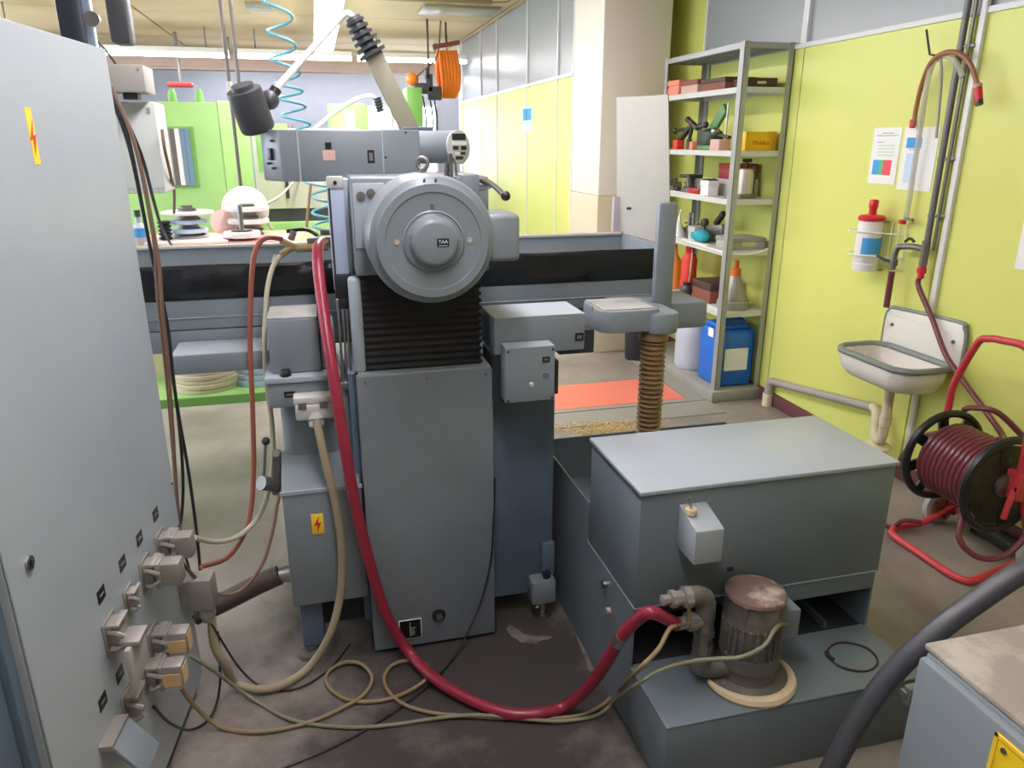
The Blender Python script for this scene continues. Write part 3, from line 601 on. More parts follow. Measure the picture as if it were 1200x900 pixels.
# ================================================================== ELECTRICAL CABINETS
CA = math.radians(-6.8)
cab = thing('electrical_cabinet', 'tall blue-grey electrical cabinet at the left edge with a row of plugs', 'cabinet', (-.478, 2.19, 0), CA)
def LB(x0,x1,y0,y1,z0,z1,name,m,par=cab,bev=0.0,seg=2): return B(x0,x1,y0,y1,z0,z1).build(name, m, par, bev=bev, seg=seg, local=True)
LB(-.5,-.004, -.872,-.002, .05,1.912, 'body', 'grey_box', bev=.006)
dr = LB(-.004,0, -.870,0, .055,1.915, 'side_panel', 'grey_box', bev=.0018, seg=1)
LB(-.48,-.025, -.87,-.02, 0,.05, 'plinth', 'dark')
LB(-.5,-.018, -.90,-.872, .05,1.90, 'corner_post', 'grey_d', bev=.004)
LB(-.5,-.03, -1.6,-.902, .05,1.90, 'neighbour_panel', 'grey_d', bev=.006)
s_ = LB(0,.0008, -.478,-.452, 1.655,1.762, 'warning_sticker', 'yellow', bev=.0003, seg=1)
MB().prism([(y,z) for (y,z) in bolt(-.465,1.705,1.15)], .0008,.0014, 'x').build('flash_sign', 'redprint', cab, local=True)
MB().lathe([(.014,0),(.014,.005),(.009,.006),(.009,.003)], (0,-.798,.953), (1,0,0), 16).build('lock', 'steel', cab, local=True)
LB(.004,.008, -.801,-.795, .945,.961, 'lock_key_slot', 'dark')
for k, (y, z) in enumerate([(-.553,.722),(-.421,.722),(-.299,.722),(-.169,.722),(-.641,.502),(-.54,.494),(-.43,.5)]):
    q = LB(0,.0012, y-.020,y+.020, z-.016,z+.016, 'label_plate', 'plate'); LB(.0012,.0018, y-.010,y+.010, z-.002,z+.002, 'label_print', 'ventgrey', q); pass
for z, r in ((.74,0),(.60,0),(.28,0)):
    MB().cyl((0,-.012,z), (.003,-.012,z), .004, n=8).build('screw', 'dark', cab, local=True)
def connector(y, z, hood=0, lab=False, sc=1.0):
    """panel socket with locking levers; hood length in metres"""
    p_ = B(0,.030*sc, y-.026*sc,y+.026*sc, z-.036*sc,z+.036*sc).build('socket', 'conn', cab, bev=.008, local=True)
    LB(0,.004, y-.036*sc,y+.036*sc, z-.044*sc,z+.044*sc, 'socket_flange', 'conn', p_, bev=.0015, seg=1)
    for sz in (-1, 1):
        lv_ = MB().tube([V(.012,y-.03*sc,z+sz*.020*sc), V(.024,y-.034*sc,z+sz*.022*sc), V(.045*sc,y-.031*sc,z+sz*.010*sc)], .006*sc, 6, raw=False)
        lv_.build('locking_lever', 'conn', p_, local=True)
    LB(.018,.036*sc, y-.032*sc,y+.032*sc, z+.030*sc,z+.040*sc, 'lid_lever', 'conn', p_, bev=.003)
    if hood:
        h_ = B(.034*sc,.034*sc+hood, y-.024*sc,y+.024*sc, z-.034*sc,z+.034*sc).build('plug_hood', 'conn', cab, bev=.007, local=True)
        LB(.034*sc,.046*sc, y-.029*sc,y+.029*sc, z-.038*sc,z+.038*sc, 'hood_collar', 'conn', h_, bev=.003)
        if lab: LB(.040*sc,.034*sc+hood-.004, y-.0262*sc,y-.0240*sc, z-.026*sc,z+.012*sc, 'paper_label', 'tan', h_); LB(.034*sc+hood-.0002,.034*sc+hood+.001, y-.018*sc,y+.018*sc, z-.028*sc,z+.022*sc, 'paper_label', 'tan', h_)
    return p_
connector(-.17,.625,.055); connector(-.30,.620,.060); connector(-.425,.625,.0,sc=.75); connector(-.548,.615,.0)
LB(.045,.058, -.60,-.505, .50,.60, 'cover_plate', 'boxgrey', bev=.003); LB(.030,.075, -.585,-.52, .598,.612, 'plate_head', 'conn', bev=.003)
connector(-.325,.425,.06,True); connector(-.395,.375,.06,True); connector(-.525,.395,.0)
fl_ = LB(.0,.03, -.70,-.60, .415,.428, 'flap_hinge', 'conn'); MB().obox((.055,-.648,.375), (0,1,0), (.55,0,-.8), .048, .052, .005)  .build('open_flap', 'grey', cab, bev=.003, local=True)
bxh = B(.02,.095, -.10,-.035, .355,.46).build('cable_box', 'conn', cab, bev=.006, local=True); LB(0,.02, -.095,-.04, .36,.455, 'box_neck', 'conn', bxh)
MB().lathe([(.024,0),(.026,.003),(.026,.03),(.020,.034),(.020,.05)], (.062,-.07,.355), (.1,0,-1), 14).build('gland', 'conn', bxh, local=True)
# post, hanging box and shelf-like boxes behind the cabinet
po = thing('steel_post', 'dark steel profile post rising behind the tall left cabinet', 'post', (-.62, 2.55, 0))
B(-.655,-.595, 2.50,2.56, 0,CZ).build('profile', 'darkpost', po, bev=.004); B(-.60,-.575, 2.53,2.56, 0,CZ).build('side_rail', 'alu', po, bev=.003)
MB().lathe([(.02,0),(.02,.02)], (-.565,2.50,2.02), (0,-1,0), 16).build('round_clamp', 'steel', po)
hb = B(-.505,-.455, 2.38,2.46, 1.950,2.22).build('hanging_control_box', 'lampgrey', bev=.01); MB().cyl((-.48,2.42,2.22), (-.48,2.42,CZ), .012, n=10).build('hanger', 'steel_d', hb); tag(hb, 'dark grey hanging control box above the left cabinet', 'control box')
rb = thing('relay_box', 'warm grey box with cables on top behind the left cabinet', 'box', (-.70, 3.1, 1.86))
B(-.76,-.575, 3.16,3.34, 1.868,1.962).build('box', 'boxgrey', rb, bev=.004); B(-.80,-.76, 3.14,3.34, 1.85,1.965).build('side_block', 'blackpl', rb, bev=.004)
for x, z in ((-.74,1.955),(-.59,1.95),(-.735,1.875)): MB().cyl((x,3.161,z), (x,3.155,z), .006, n=8).build('screw', 'brass2', rb)
for x in (-.70,-.67): MB().tube([V(x,3.2,1.96), V(x-.02,3.19,2.0), V(x-.06,3.18,2.06)], .004, 6).build('cable', 'blkcab', rb)
B(-.66,-.61, 3.18,3.24, 1.845,1.868).build('foot_block', 'blackpl', rb)
eb_ = thing('switchgear_box', 'pale grey flat switchgear box on the column behind the left cabinet', 'box', (-.68, 3.4, 1.5))
B(-.80,-.585, 3.32,3.55, 1.50,1.845).build('box', 'whitebox', eb_, bev=.01); B(-.80,-.583, 3.315,3.32, 1.52,1.84).build('door', 'whitebox', eb_, bev=.002)
B(-.612,-.600, 3.312,3.315, 1.80,1.822).build('latch', 'boxgrey', eb_)
B(-.86,-.80, 3.35,3.45, 0,1.9).build('mounting_column', 'boxgrey', eb_, bev=.004)
# front right control cabinet
fc = thing('control_cabinet', 'low grey control cabinet in the lower right corner with worn beige top', 'cabinet', (1.5, .9, 0))
B(1.200,2.1, .2,1.085, .02,.652).build('body', 'grey_fc', fc, bev=.006); B(1.177,1.200, .2,1.08, .04,.647).build('door', 'grey_fc', fc, bev=.006)
B(1.201,2.1, .2,1.095, .652,.667).build('top_plate', 'grey_worn', fc, bev=.005); B(1.25,2.08, .22,1.05, 0,.02).build('plinth', 'dark', fc)
ht = MB(); ht.box(1.173,1.202, 1.080,1.100, .515,.560); ht.build('hinge', 'steel', fc, bev=.004); B(1.170,1.178, 1.086,1.104, .528,.546).build('hinge_pin', 'steel_d', fc)
wc = PX(1167, 857, 1.173); wy, wz = wc.y, wc.z
wp = B(1.173,1.177, wy-.20,wy, wz-.17,wz).build('warning_plate', 'yellow2', fc, bev=.001)
for (a, b, c_, d_) in ((-.20,0,-.008,0), (-.20,0,-.17,-.162), (-.20,-.192,-.17,0), (-.008,0,-.17,0)): B(1.171,1.173, wy+a,wy+b,wz+c_,wz+d_).build('plate_rim', 'yellow', wp)
MB().cyl((1.173,wy-.024,wz-.024), (1.170,wy-.024,wz-.024), .006, n=10).build('plate_screw', 'steel_d', wp)

# ================================================================== HOSES AND CABLES
hose('coolant_hose', 'thick red rubber hose looping from the tank pump up to the grinder', 'redhose',
     [V(.875,1.582,.428), PY(765,718,1.585), PY(748,725,1.61), PY(729,745,1.64), PY(712,773,1.68), PY(692,802,1.73), PY(665,826,1.79), PZ(632,836,.022), PZ(595,836,.022), PZ(555,822,.025), PZ(512,797,.035), PY(480,765,2.14), PY(452,718,2.165), PY(432,655,2.17), PY(414,580,2.17), PY(401,505,2.19), PY(389,430,2.24), PY(379,365,2.33), PY(373,315,2.45), PY(373,290,2.55), PY(379,284,2.66)], .0185, n=12)
hc = MB().cyl(PY(723,754,1.653), PY(729,745,1.64), .0212, n=14); tag(hc.build('hose_clamp', 'steel'), 'steel clamp ring on the red hose near the pump', 'clamp')
hose('conduit_hose', 'beige plug cable hanging from the grinder shoulder plug to the floor', 'beige',
     [PY(371,492,2.29), PY(379,530,2.25), PY(392,585,2.225), PY(400,640,2.215), PY(399,695,2.205), PY(386,745,2.18), PZ(362,782,.03), PZ(330,803,.02), PZ(300,808,.02), PZ(275,800,.04), V(-.39,2.10,.14), V(-.412,2.10,.22), V(-.412,2.113,.31)], .0135, n=10)
hose('water_hose', 'rust red thin hose hanging from the brass valve at the left', 'orhose',
     [PY(330,280,2.70), PY(312,279,2.66), PY(300,292,2.62), PY(295,325,2.6), PY(293,400,2.58), PY(296,480,2.55), PY(297,560,2.5), PY(290,615,2.45), PY(268,652,2.38), PY(236,664,2.25)], .0085)
hose('air_hose', 'cream plastic hose hanging beside the rust red hose', 'cream',
     [PY(328,300,2.69), PY(319,315,2.66), PY(312,350,2.60), PY(310,410,2.56), PY(314,460,2.54), PY(319,500,2.52), PY(319,550,2.5), PY(307,598,2.46), PY(283,626,2.4), PY(255,635,2.32), PY(228,630,2.22)], .0085)
hose('sensor_cable', 'thin brown cable from the motor box to the cabinet plugs', 'brcab',
     [PY(366,543,2.44), PY(345,560,2.40), PY(328,580,2.36), PY(320,620,2.32), PY(308,660,2.28), PY(285,690,2.24), PY(258,697,2.2), PY(232,680,2.12), PY(214,660,2.02)], .0055, 'cable')
dhz = MB().tube([V(-.222,2.33,.298), V(-.30,2.325,.272), V(-.40,2.31,.238), V(-.50,2.30,.205)], .034, 12); tag(dhz.build('conduit', 'darkhose'), 'thick dark brown hose clamped to the motor box', 'hose')
hose('floor_cable', 'yellow brown cable lying in two loops on the floor', 'tancab',
     [PY(212,806,1.93), PY(228,827,1.97), PZ(258,852,.012), PZ(300,858,.010), PZ(350,850,.010), PZ(390,835,.012), PZ(425,815,.016), PZ(436,795,.02), PZ(425,779,.02), PZ(405,776,.016), PZ(385,787,.012), PZ(384,803,.010), PZ(405,819,.010), PZ(440,822,.010), PZ(475,812,.012), PZ(500,795,.018), PZ(500,779,.02), PZ(480,774,.018), PZ(459,780,.014), PZ(450,798,.010), PZ(465,820,.010), PZ(500,834,.010), PZ(560,840,.008), PZ(620,842,.008), PZ(672,840,.008), PZ(700,830,.010), PZ(722,812,.03), PY(745,788,1.50), PY(772,760,1.52), PY(787,735,1.56), V(.925,1.58,.42)], .0062, 'cable')
hose('ground_cable', 'green grey cable crossing the floor to the pump', 'grcab',
     [PY(222,768,2.0), PY(248,784,2.03), PZ(290,815,.02), PZ(340,843,.008), PZ(400,852,.008), PZ(455,850,.008), PZ(510,842,.008), PZ(560,838,.016), PZ(620,843,.016), PZ(660,845,.010), PZ(700,838,.010), PZ(720,822,.03), PY(745,803,1.5), PY(775,785,1.5), PY(810,775,1.52), PY(840,772,1.50), PY(868,770,1.47), PY(895,757,1.47), PY(910,735,1.49), V(1.20,1.545,.40)], .0058, 'cable')
hose('thin_cable', 'thin black cable running from the column down across the floor', 'blkcab',
     [PY(580,560,2.24), PY(578,620,2.215), PY(574,665,2.21), PY(560,715,2.19), PY(535,765,2.14), PZ(505,800,.012), PZ(450,842,.006), PZ(390,875,.006), PZ(320,905,.006)], .0035, 'cable')
hose('thin_cable', 'thin black cable sagging from the cabinet cable box to the floor', 'blkcab',
     [PY(214,640,2.12), PY(226,680,2.12), PY(238,712,2.12), PY(256,745,2.1), PZ(285,788,.03), PZ(315,808,.006), PZ(350,806,.006), PZ(385,785,.006), PZ(410,755,.006)], .0035, 'cable')
hose('thin_cable', 'thin dark cable curling down from the lowest cabinet socket', 'blkcab',
     [PY(180,828,1.78), PY(200,848,1.84), PZ(225,855,.02), PZ(248,838,.02), PY(258,800,2.1), PY(255,740,2.12)], .004, 'cable')
# bundle falling along the cabinet's far edge
bun = [((128,104),(150,160),(172,270),(188,350),(200,420),(212,520),(214,590),(206,640)), ((127,108),(152,175),(178,300),(196,380),(205,460),(222,560),(232,640),(236,690)), ((130,102),(158,170),(180,280),(185,350),(195,440),(202,520),(208,600),(212,640)), ((131,104),(160,175),(185,300),(190,360),(199,450),(206,560),(211,625))]
for k, (bp, mm, lb) in enumerate(zip(bun, ('blkcab','blkcab','brcab','brcab'), ('black cable in the bundle beside the cabinet ending at the top plugs', 'black cable in the bundle beside the cabinet hanging furthest right', 'brown cable in the bundle beside the cabinet, left one', 'brown cable in the bundle beside the cabinet, right one'))):
    hose('hanging_cable', lb, mm, [PY(a, b, 2.30-.01*k) for a, b in bp], .005, 'cable', group='cables hanging beside the cabinet')
hose('hanging_cable', 'thin black cable swinging from the bundle towards the bench', 'blkcab', [PY(138,120,2.32), PY(165,180,2.5), PY(180,235,2.8), PY(190,268,3.2), PY(202,289,3.75)], .0055, 'cable')
hose('hanging_cable', 'two-wire lead hanging from the switchgear box to the grinding wheels', 'brcab', [PY(190,152,3.3), PY(193,175,3.28), PY(200,205,3.4), PY(204,225,3.6), PY(204,250,3.8)], .006, 'cable')
hose('vacuum_hose', 'thick grey-black hose rising across the lower right corner', 'bighose',
     [PY(940,962,1.27), PY(975,900,1.27), PY(1005,845,1.27), PY(1045,790,1.26), PY(1095,742,1.25), PY(1140,708,1.24), PY(1200,668,1.22), PY(1260,640,1.2)], .0275, n=14)
ch = MB(); zz = 1.03; prof = []
while zz > .42: prof += [(.037,zz),(.047,zz-.006),(.047,zz-.010),(.037,zz-.016)]; zz -= .0185
ch.lathe([(r, 1.03-z) for r, z in prof], (1.15,2.42,1.03), (0,0,-1), 24)
tag(ch.build('drain_hose', 'corr'), 'brown corrugated hose hanging from the grinder arm into the tank', 'hose')

# ================================================================== SINK, PIPES, WALL THINGS
sk = thing('wall_sink', 'white enamel wall sink with grey rim and splashback', 'sink', (2.7, 2.98, .5))
yA, yB = 2.715, 3.235
bk = MB().prism(([(yA,.655),(yB,.655),(yB,.815)] + [(yB-.06+.06*math.cos(a), .815+.06*math.sin(a)) for a in [PI/2*k/5 for k in range(1,6)]] + [(yA+.06-.06*math.sin(a), .835+.06*math.cos(a)) for a in [PI/2*k/5 for k in range(0,6)]]), 2.855,2.872, 'x').build('splashback', 'enamel', sk, bev=.004)
MB().tube([V(2.862,yA,.66), V(2.862,yA,.82), V(2.862,yA+.02,.875), V(2.862,yA+.06,.895), V(2.862,yB-.06,.877), V(2.862,yB-.02,.86), V(2.862,yB,.815), V(2.862,yB,.66)], .010, 8, sub=4).build('back_rim', 'enamelgrey', sk)
B(2.853,2.856, yA+.08,yB-.08, .84,.846).build('back_ridge', 'enamel', sk)
for y, z in ((yA+.06,.80),(yB-.06,.79)): MB().cyl((2.856,y,z), (2.848,y,z), .008, n=10).build('bolt', 'steel_d', sk)
# basin: loops of rounded rectangles
def rr_loop(x0, x1, y0, y1, r, z, n=5): return [V(a, b, z) for a, b in rounded(x0, x1, y0, y1, r, n)]
bs = MB(); loops = [rr_loop(2.545,2.858,yA,yB,.11,.675), rr_loop(2.547,2.858,yA+.003,yB-.003,.11,.635), rr_loop(2.556,2.857,yA+.014,yB-.014,.11,.595), rr_loop(2.58,2.85,yA+.04,yB-.04,.11,.56), rr_loop(2.63,2.82,yA+.09,yB-.09,.09,.538), rr_loop(2.67,2.78,yA+.14,yB-.14,.05,.532)]
inner = [rr_loop(2.565,2.845,yA+.02,yB-.02,.095,.675), rr_loop(2.58,2.838,yA+.035,yB-.035,.09,.61), rr_loop(2.65,2.79,yA+.11,yB-.11,.05,.556)]
nn = len(loops[0]); vs = []; fs = []
allL = loops[::-1]+inner
for l in allL: vs += l
for j in range(len(allL)-1):
    for i in range(nn): fs.append((j*nn+i, j*nn+(i+1)%nn, (j+1)*nn+(i+1)%nn, (j+1)*nn+i))
fs += [tuple(range(nn))[::-1], tuple(range((len(allL)-1)*nn, len(allL)*nn))]
bs.add(vs, fs).build('basin', 'enamel', sk)
MB().tube(rr_loop(2.552,2.852,yA+.006,yB-.006,.10,.680,4), .017, 8, sub=2, closed=True).build('rim', 'enamelgrey', sk)
MB().cyl((2.72,2.98,.561), (2.72,2.98,.566), .022, n=16).build('drain', 'steel_d', sk)
dpz = thing('drain_pipe', 'cream plastic trap and grey pipe running along the wall below the sink', 'pipe', (2.82, 3.6, 0))
MB().cyl((2.74,2.99,.54), (2.74,2.99,.30), .024, n=16).build('tail_pipe', 'pvc', dpz)
MB().lathe([(.030,0),(.030,.05)], (2.74,2.99,.36), (0,0,-1), 16).build('collar', 'pvc', dpz)
MB().tube([V(2.74,2.99,.30), V(2.745,3.0,.235), V(2.76,3.05,.205), V(2.785,3.10,.235), V(2.80,3.12,.29), V(2.82,3.15,.325), V(2.84,3.20,.325)], .026, 12).build('trap', 'pvc', dpz)
MB().lathe([(.07,0),(.075,.012),(.05,.03),(.03,.034)], (2.77,3.05,.155), (0,0,1), 20).build('trap_dish', 'pvc', dpz); MB().cyl((2.77,3.05,0), (2.77,3.05,.16), .02, n=12).build('trap_foot', 'pvc', dpz)
MB().cyl((2.84,3.18,.325), (2.84,4.13,.180), .024, n=16).build('wall_pipe', 'pvcg', dpz)
MB().tube([V(2.84,4.10,.184), V(2.84,4.15,.172), V(2.84,4.165,.14), V(2.84,4.165,.07)], .026, 12).build('end_elbow', 'pvcg', dpz)
MB().cyl((2.84,4.165,.085), (2.84,4.165,0), .034, n=18).build('floor_socket', 'pvc', dpz)
# pipes coming down the wall
wpz = thing('water_pipe', 'grey water pipe with taps coming down the green wall', 'pipe', (2.84, 3.0, 1.1))
MB().cyl((2.838,3.02,CZ), (2.838,3.02,1.16), .015, n=12).build('pipe', 'pipegrey', wpz)
MB().cyl((2.848,2.985,2.3), (2.848,2.985,1.2), .008, n=8).build('thin_pipe', 'steel_d', wpz)
for z in (2.1,1.62,1.36): MB().bar((2.838,3.04,z), (2.86,2.96,z), .016).build('pipe_clip', 'steel_d', wpz, bev=.003)
tp = MB(); tp.tube([V(2.835,3.03,1.20), V(2.82,3.08,1.205), V(2.81,3.13,1.20), V(2.805,3.165,1.19), V(2.80,3.175,1.15), V(2.80,3.175,1.08)], .015, 10); tp.cyl((2.835,3.02,1.24), (2.835,3.02,1.12), .019); tp.cyl((2.80,3.175,1.13), (2.80,3.175,1.10), .02, n=8); tp.build('tap_body', 'steel_d', wpz)
MB().tube([V(2.81,3.13,1.225), V(2.80,3.09,1.245), V(2.79,3.05,1.235)], .007, 6).build('tap_lever', 'blackpl', wpz); MB().tube([V(2.79,3.175,1.12), V(2.78,3.22,1.125), V(2.77,3.26,1.14)], .008, 6).build('tap_lever', 'blackpl', wpz)
MB().cyl((2.80,3.175,1.07), (2.80,3.175,.885), .016, n=12).build('spout_hose', 'maroon', wpz)
MB().lathe([(.018,0),(.018,.02),(.022,.02),(.022,.045),(.016,.046),(.016,.07)], (2.835,3.02,1.13), (0,0,-1), 12).build('red_coupling', 'red', wpz)
hose('garden_hose', 'maroon hose leading from the wall tap down to the hose reel', 'maroon', [V(2.835,3.02,1.07), V(2.832,3.02,1.02), PX(1093,375,2.83), PX(1108,415,2.80), PX(1128,445,2.77), PX(1150,475,2.75), PX(1175,510,2.70), V(2.60,2.22,.55)], .0125, n=10)
# looped clear hose on the hook
hk = thing('wall_hook', 'dark bent hook above the looped hose on the green wall', 'hook', (2.86, 3.2, 2.07))
MB().tube([V(2.88,3.145,2.08), V(2.84,3.15,2.075), V(2.80,3.155,2.08), V(2.80,3.20,2.19)], .005, 6, raw=True).build('hook', 'iron', hk)
hose('looped_hose', 'clear plastic hose doubled over the wall hook', 'clear', [PX(1062,255,2.84), PX(1070,205,2.84), PX(1080,140,2.83), PX(1086,100,2.82), PX(1093,75,2.81), PX(1102,66,2.80), PX(1118,70,2.81), PX(1128,90,2.83)], .013, n=10)
hose('looped_hose', 'short grey hose end hanging straight down from the wall hook', 'cream', [PX(1097,162,2.85), PX(1101,120,2.84), PX(1103,90,2.82), PX(1102,68,2.80), PX(1098,72,2.80)], .007)
gh = thing('hose_piece', 'orange brown hose piece with red couplings over the wall hook', 'hose', (2.83, 3.1, 1.8))
MB().tube([PX(1071,148,2.85), PX(1073,130,2.85), PX(1080,100,2.83), PX(1090,75,2.80), PX(1104,63,2.78), PX(1122,62,2.78), PX(1137,75,2.79), PX(1146,102,2.80)], .011, 10).build('hose', 'hosebrown', gh)
MB().cyl(PX(1146,100,2.80), PX(1147,120,2.80), .017, n=12).build('coupling', 'red', gh); MB().cyl(PX(1146,103,2.80), PX(1145.5,99,2.80), .0185, n=12).build('ring', 'boxgrey', gh); MB().cyl(PX(1147,117,2.80), PX(1147.5,123,2.80), .0165, n=12).build('tip', 'blackpl', gh)
MB().cyl(PX(1070,140,2.85), PX(1069,150,2.85), .014, n=12).build('coupling', 'red', gh)
MB().cyl(PX(1058,258,2.84), PX(1057,262,2.84), .018, n=12).build('coupling', 'red', gh); MB().bar(PX(1060,256,2.84), PX(1070,258,2.84), .012).build('hose_valve', 'steel_d', gh)
# notices
def sheet(name, label, y0, y1, z0, z1):
    t = thing(name, label, 'notice', (WX-.001, (y0+y1)/2, z0)); B(WX-.0025,WX-.0005, y0,y1, z0,z1).build('sheet', 'paper', t); return t
def prt(t, y0, y1, z0, z1, m): B(WX-.0035,WX-.0025, y0,y1, z0,z1).build('print', m, t)
n1 = sheet('notice', 'paper notice with blue green and red bars on the green wall', 3.345, 3.545, 1.485, 1.765)
prt(n1, 3.475,3.52, 1.53,1.605, 'pblue'); prt(n1, 3.445,3.475, 1.53,1.605, 'pgreen'); prt(n1, 3.385,3.445, 1.53,1.605, 'pred')
for k in range(4): prt(n1, 3.38,3.50, 1.625+.016*k,1.632+.016*k, 'ppale')
for (a, b, z) in ((3.40,3.48,1.735),(3.37,3.52,1.723),(3.46,3.51,1.69)): prt(n1, a,b, z,z+.005, 'pgrey')
n2 = sheet('notice', 'white paper notice with a blue block beside the water pipe', 3.10, 3.325, 1.465, 1.765)
prt(n2, 3.20,3.30, 1.665,1.715, 'pblue'); prt(n2, 3.215,3.29, 1.50,1.64, 'ppb'); prt(n2, 3.23,3.28, 1.655,1.66, 'pgrey')
n3 = sheet('notice', 'plain white board at the right edge of the green wall', 2.36, 2.56, 1.18, 1.425)
# soap bottle and wire holder
so = thing('wipes_tub', 'white dispenser tub with red pump lid and blue label on the wall', 'dispenser', (2.80, 3.39, 1.045))
MB().lathe([(.058,0),(.062,.006),(.062,.04),(.060,.042),(.062,.045),(.062,.235),(.058,.262)], (2.795,3.37,1.045), (0,0,1), 32).build('tub', 'white', so)
MB().lathe([(.0625,0),(.0625,.085)], (2.795,3.37,1.135), (0,0,1), 20, arc=(PI*.62,PI*1.55)).build('label', 'pblue', so)
MB().lathe([(.064,0),(.066,.004),(.066,.018),(.058,.026),(.03,.03)], (2.795,3.37,1.305), (0,0,1), 32).build('lid', 'red', so)
MB().lathe([(.020,0),(.019,.03),(.023,.04),(.023,.07),(.017,.078)], (2.795,3.37,1.333), (0,0,1), 16).build('pump_head', 'red', so)
wh_ = thing('wire_holder', 'white wire holder carrying the dispenser tub on the wall', 'holder', (2.84, 3.3, 1.05))
for z in (1.13,1.25): MB().tube([V(2.87,3.52,z-.01), V(2.80,3.50,z-.005), V(2.73,3.45,z), V(2.725,3.36,z), V(2.77,3.30,z), V(2.83,3.22,z), V(2.875,3.19,z)], .0035, 6).build('wire_ring', 'white', wh_)
for y in (3.20,3.25,3.30,3.345): MB().cyl((2.868,y,1.06), (2.868,y,1.30), .003, n=6).build('wire', 'white', wh_)
MB().tube([V(2.872,3.33,1.3), V(2.76,3.33,1.3), V(2.76,3.33,1.05), V(2.872,3.33,1.05)], .004, 6, raw=True).build('bracket', 'steel_d', wh_)

# ================================================================== HOSE REEL
rl = thing('hose_reel', 'red framed hose reel cart with black drum and maroon hose by the wall', 'hose reel', (2.57, 2.3, 0))
rc = V(2.585, 2.0, .385); yF, yN = 2.455, 2.145
for yy_, nm in ((yF,'far'), (yN,'near')):
    fl2 = MB(); fl2._torus((rc.x,yy_,rc.z), (0,1,0), .193, .017, 40, 8); fl2.lathe([(.115,-.004),(.115,.004)], (rc.x,yy_,rc.z), (0,1,0), 30)
    for k in range(8): a = 2*PI*k/8+.2; fl2.bar((rc.x+.10*math.cos(a),yy_,rc.z+.10*math.sin(a)), (rc.x+.19*math.cos(a),yy_,rc.z+.19*math.sin(a)), .012, .045, up=(0,1,0))
    if nm == 'near': fl2.lathe([(.168,-.003),(.168,.003)], (rc.x,yy_,rc.z), (0,1,0), 36)
    fo = fl2.build('drum_flange', 'blackpl', rl); MB().lathe([(.05,0),(.05,.012),(.03,.016)], (rc.x,yy_-.004,rc.z), (0,-1,0), 20).build('hub', 'steel_d', fo)
MB().cyl((rc.x,yN,rc.z), (rc.x,yF,rc.z), .105, n=30).build('drum_core', 'blackpl', rl)
for lay, R_ in ((0,.125),(1,.150)):
    n_t = 11; pts = []
    for k in range(n_t*16+1): a = 2*PI*k/16; pts.append(V(rc.x+R_*math.cos(a), yN+.018+(yF-yN-.036)*k/(n_t*16), rc.z+R_*math.sin(a)))
    MB().tube(pts, .0128, 8, raw=True).build('wound_hose', 'maroon', rl)
MB().tube([V(rc.x-.13,yN+.10,rc.z-.02), PY(1128,600,2.18), PY(1124,630,2.13), PY(1140,650,2.08), PY(1165,655,2.04), PY(1190,642,2.02), PY(1215,610,2.02)], .012, 8).build('hose_end', 'maroon', rl)
MB().tube([V(2.70,yN+.02,.54), PY(1170,484,2.25), PY(1140,478,2.32), PY(1130,480,2.4)], .012, 8).build('hose_end', 'maroon', rl)
MB().tube([V(2.76,2.50,.10), V(2.60,2.50,.03), V(2.47,2.50,.022), V(2.41,2.48,.020), V(2.385,2.43,.020), V(2.385,2.30,.02), V(2.385,2.14,.02), V(2.40,2.08,.02), V(2.44,2.06,.02), V(2.58,2.09,.022), V(2.72,2.12,.03), V(2.76,2.13,.10)], .016, 10, sub=4).build('foot_frame', 'redfr', rl)
for yy_ in (yF+.05, yN-.05):
    MB().tube([V(2.76,yy_,.05), V(2.62,yy_,.38), V(2.60,yy_,.44)], .015, 8, raw=True).build('side_tube', 'redfr', rl)
MB().tube([V(2.60,yF+.05,.44), V(2.585,yF+.02,.60), PX(1118,450,2.57), PX(1145,403,2.55), PX(1158,397,2.54), PX(1175,399,2.53), PX(1205,409,2.52), V(2.55,yN-.07,.85), V(2.60,yN-.05,.44)], .015, 10, sub=5).build('handle_tube', 'redfr', rl)
MB().bar((2.60,yN-.035,.34), (2.60,yN-.035,.46), .03, .07).build('hub_bracket', 'redfr', rl, bev=.005); MB().cyl((2.60,yN-.05,.39), (2.60,yN-.06,.39), .018, n=12).build('axle_nut', 'blackpl', rl)
MB().tube([V(2.60,yN-.04,.39), V(2.56,yN-.06,.33), V(2.55,yN-.06,.27)], .012, 8).build('crank', 'redfr', rl)
for yy_, wx in ((2.53,2.70),(2.10,2.775)):
    wo = MB().lathe([(.075,-.018),(.085,-.012),(.085,.012),(.075,.018)], (wx,yy_,.085), (0,1,0), 24).build('wheel', 'pgrey', rl)
    MB().lathe([(.062,-.02),(.062,.02)], (wx,yy_,.085), (0,1,0), 20).build('wheel_disc', 'brass', wo)
    for k in range(5): a = 2*PI*k/5; MB().bar((wx,yy_-.021,.085), (wx+.06*math.cos(a),yy_-.021,.085+.06*math.sin(a)), .010, .004, up=(0,1,0)).build('spoke', 'brownbox', wo)
fr_ = B(2.78,2.84, 1.35,2.42, .0,.05).build('floor_channel', 'iron', bev=.004); tag(fr_, 'dark steel channel lying on the floor along the wall', 'channel')
hose('hose_end', 'maroon hose running on the floor behind the coolant tank towards the reel', 'maroon', [PZ(1030,612,.03), PZ(1046,618,.02), PX(1058,610,2.45), V(2.52,2.44,.07)], .0115)
MB_ = MB().tube([PX(1052,545,2.70), PX(1062,528,2.66), PX(1078,512,2.60), V(2.50,2.40,.52)], .0125, 8); tag(MB_.build('hose_piece', 'maroon'), 'short maroon hose stub reaching up to the reel from behind the tank', 'hose')
jb = B(2.10,2.17, 1.58,1.64, 0,.055).build('pipe_coupling', 'steel_d', bev=.012); tag(jb, 'small grey coupling lying on the floor behind the low cabinet', 'coupling')

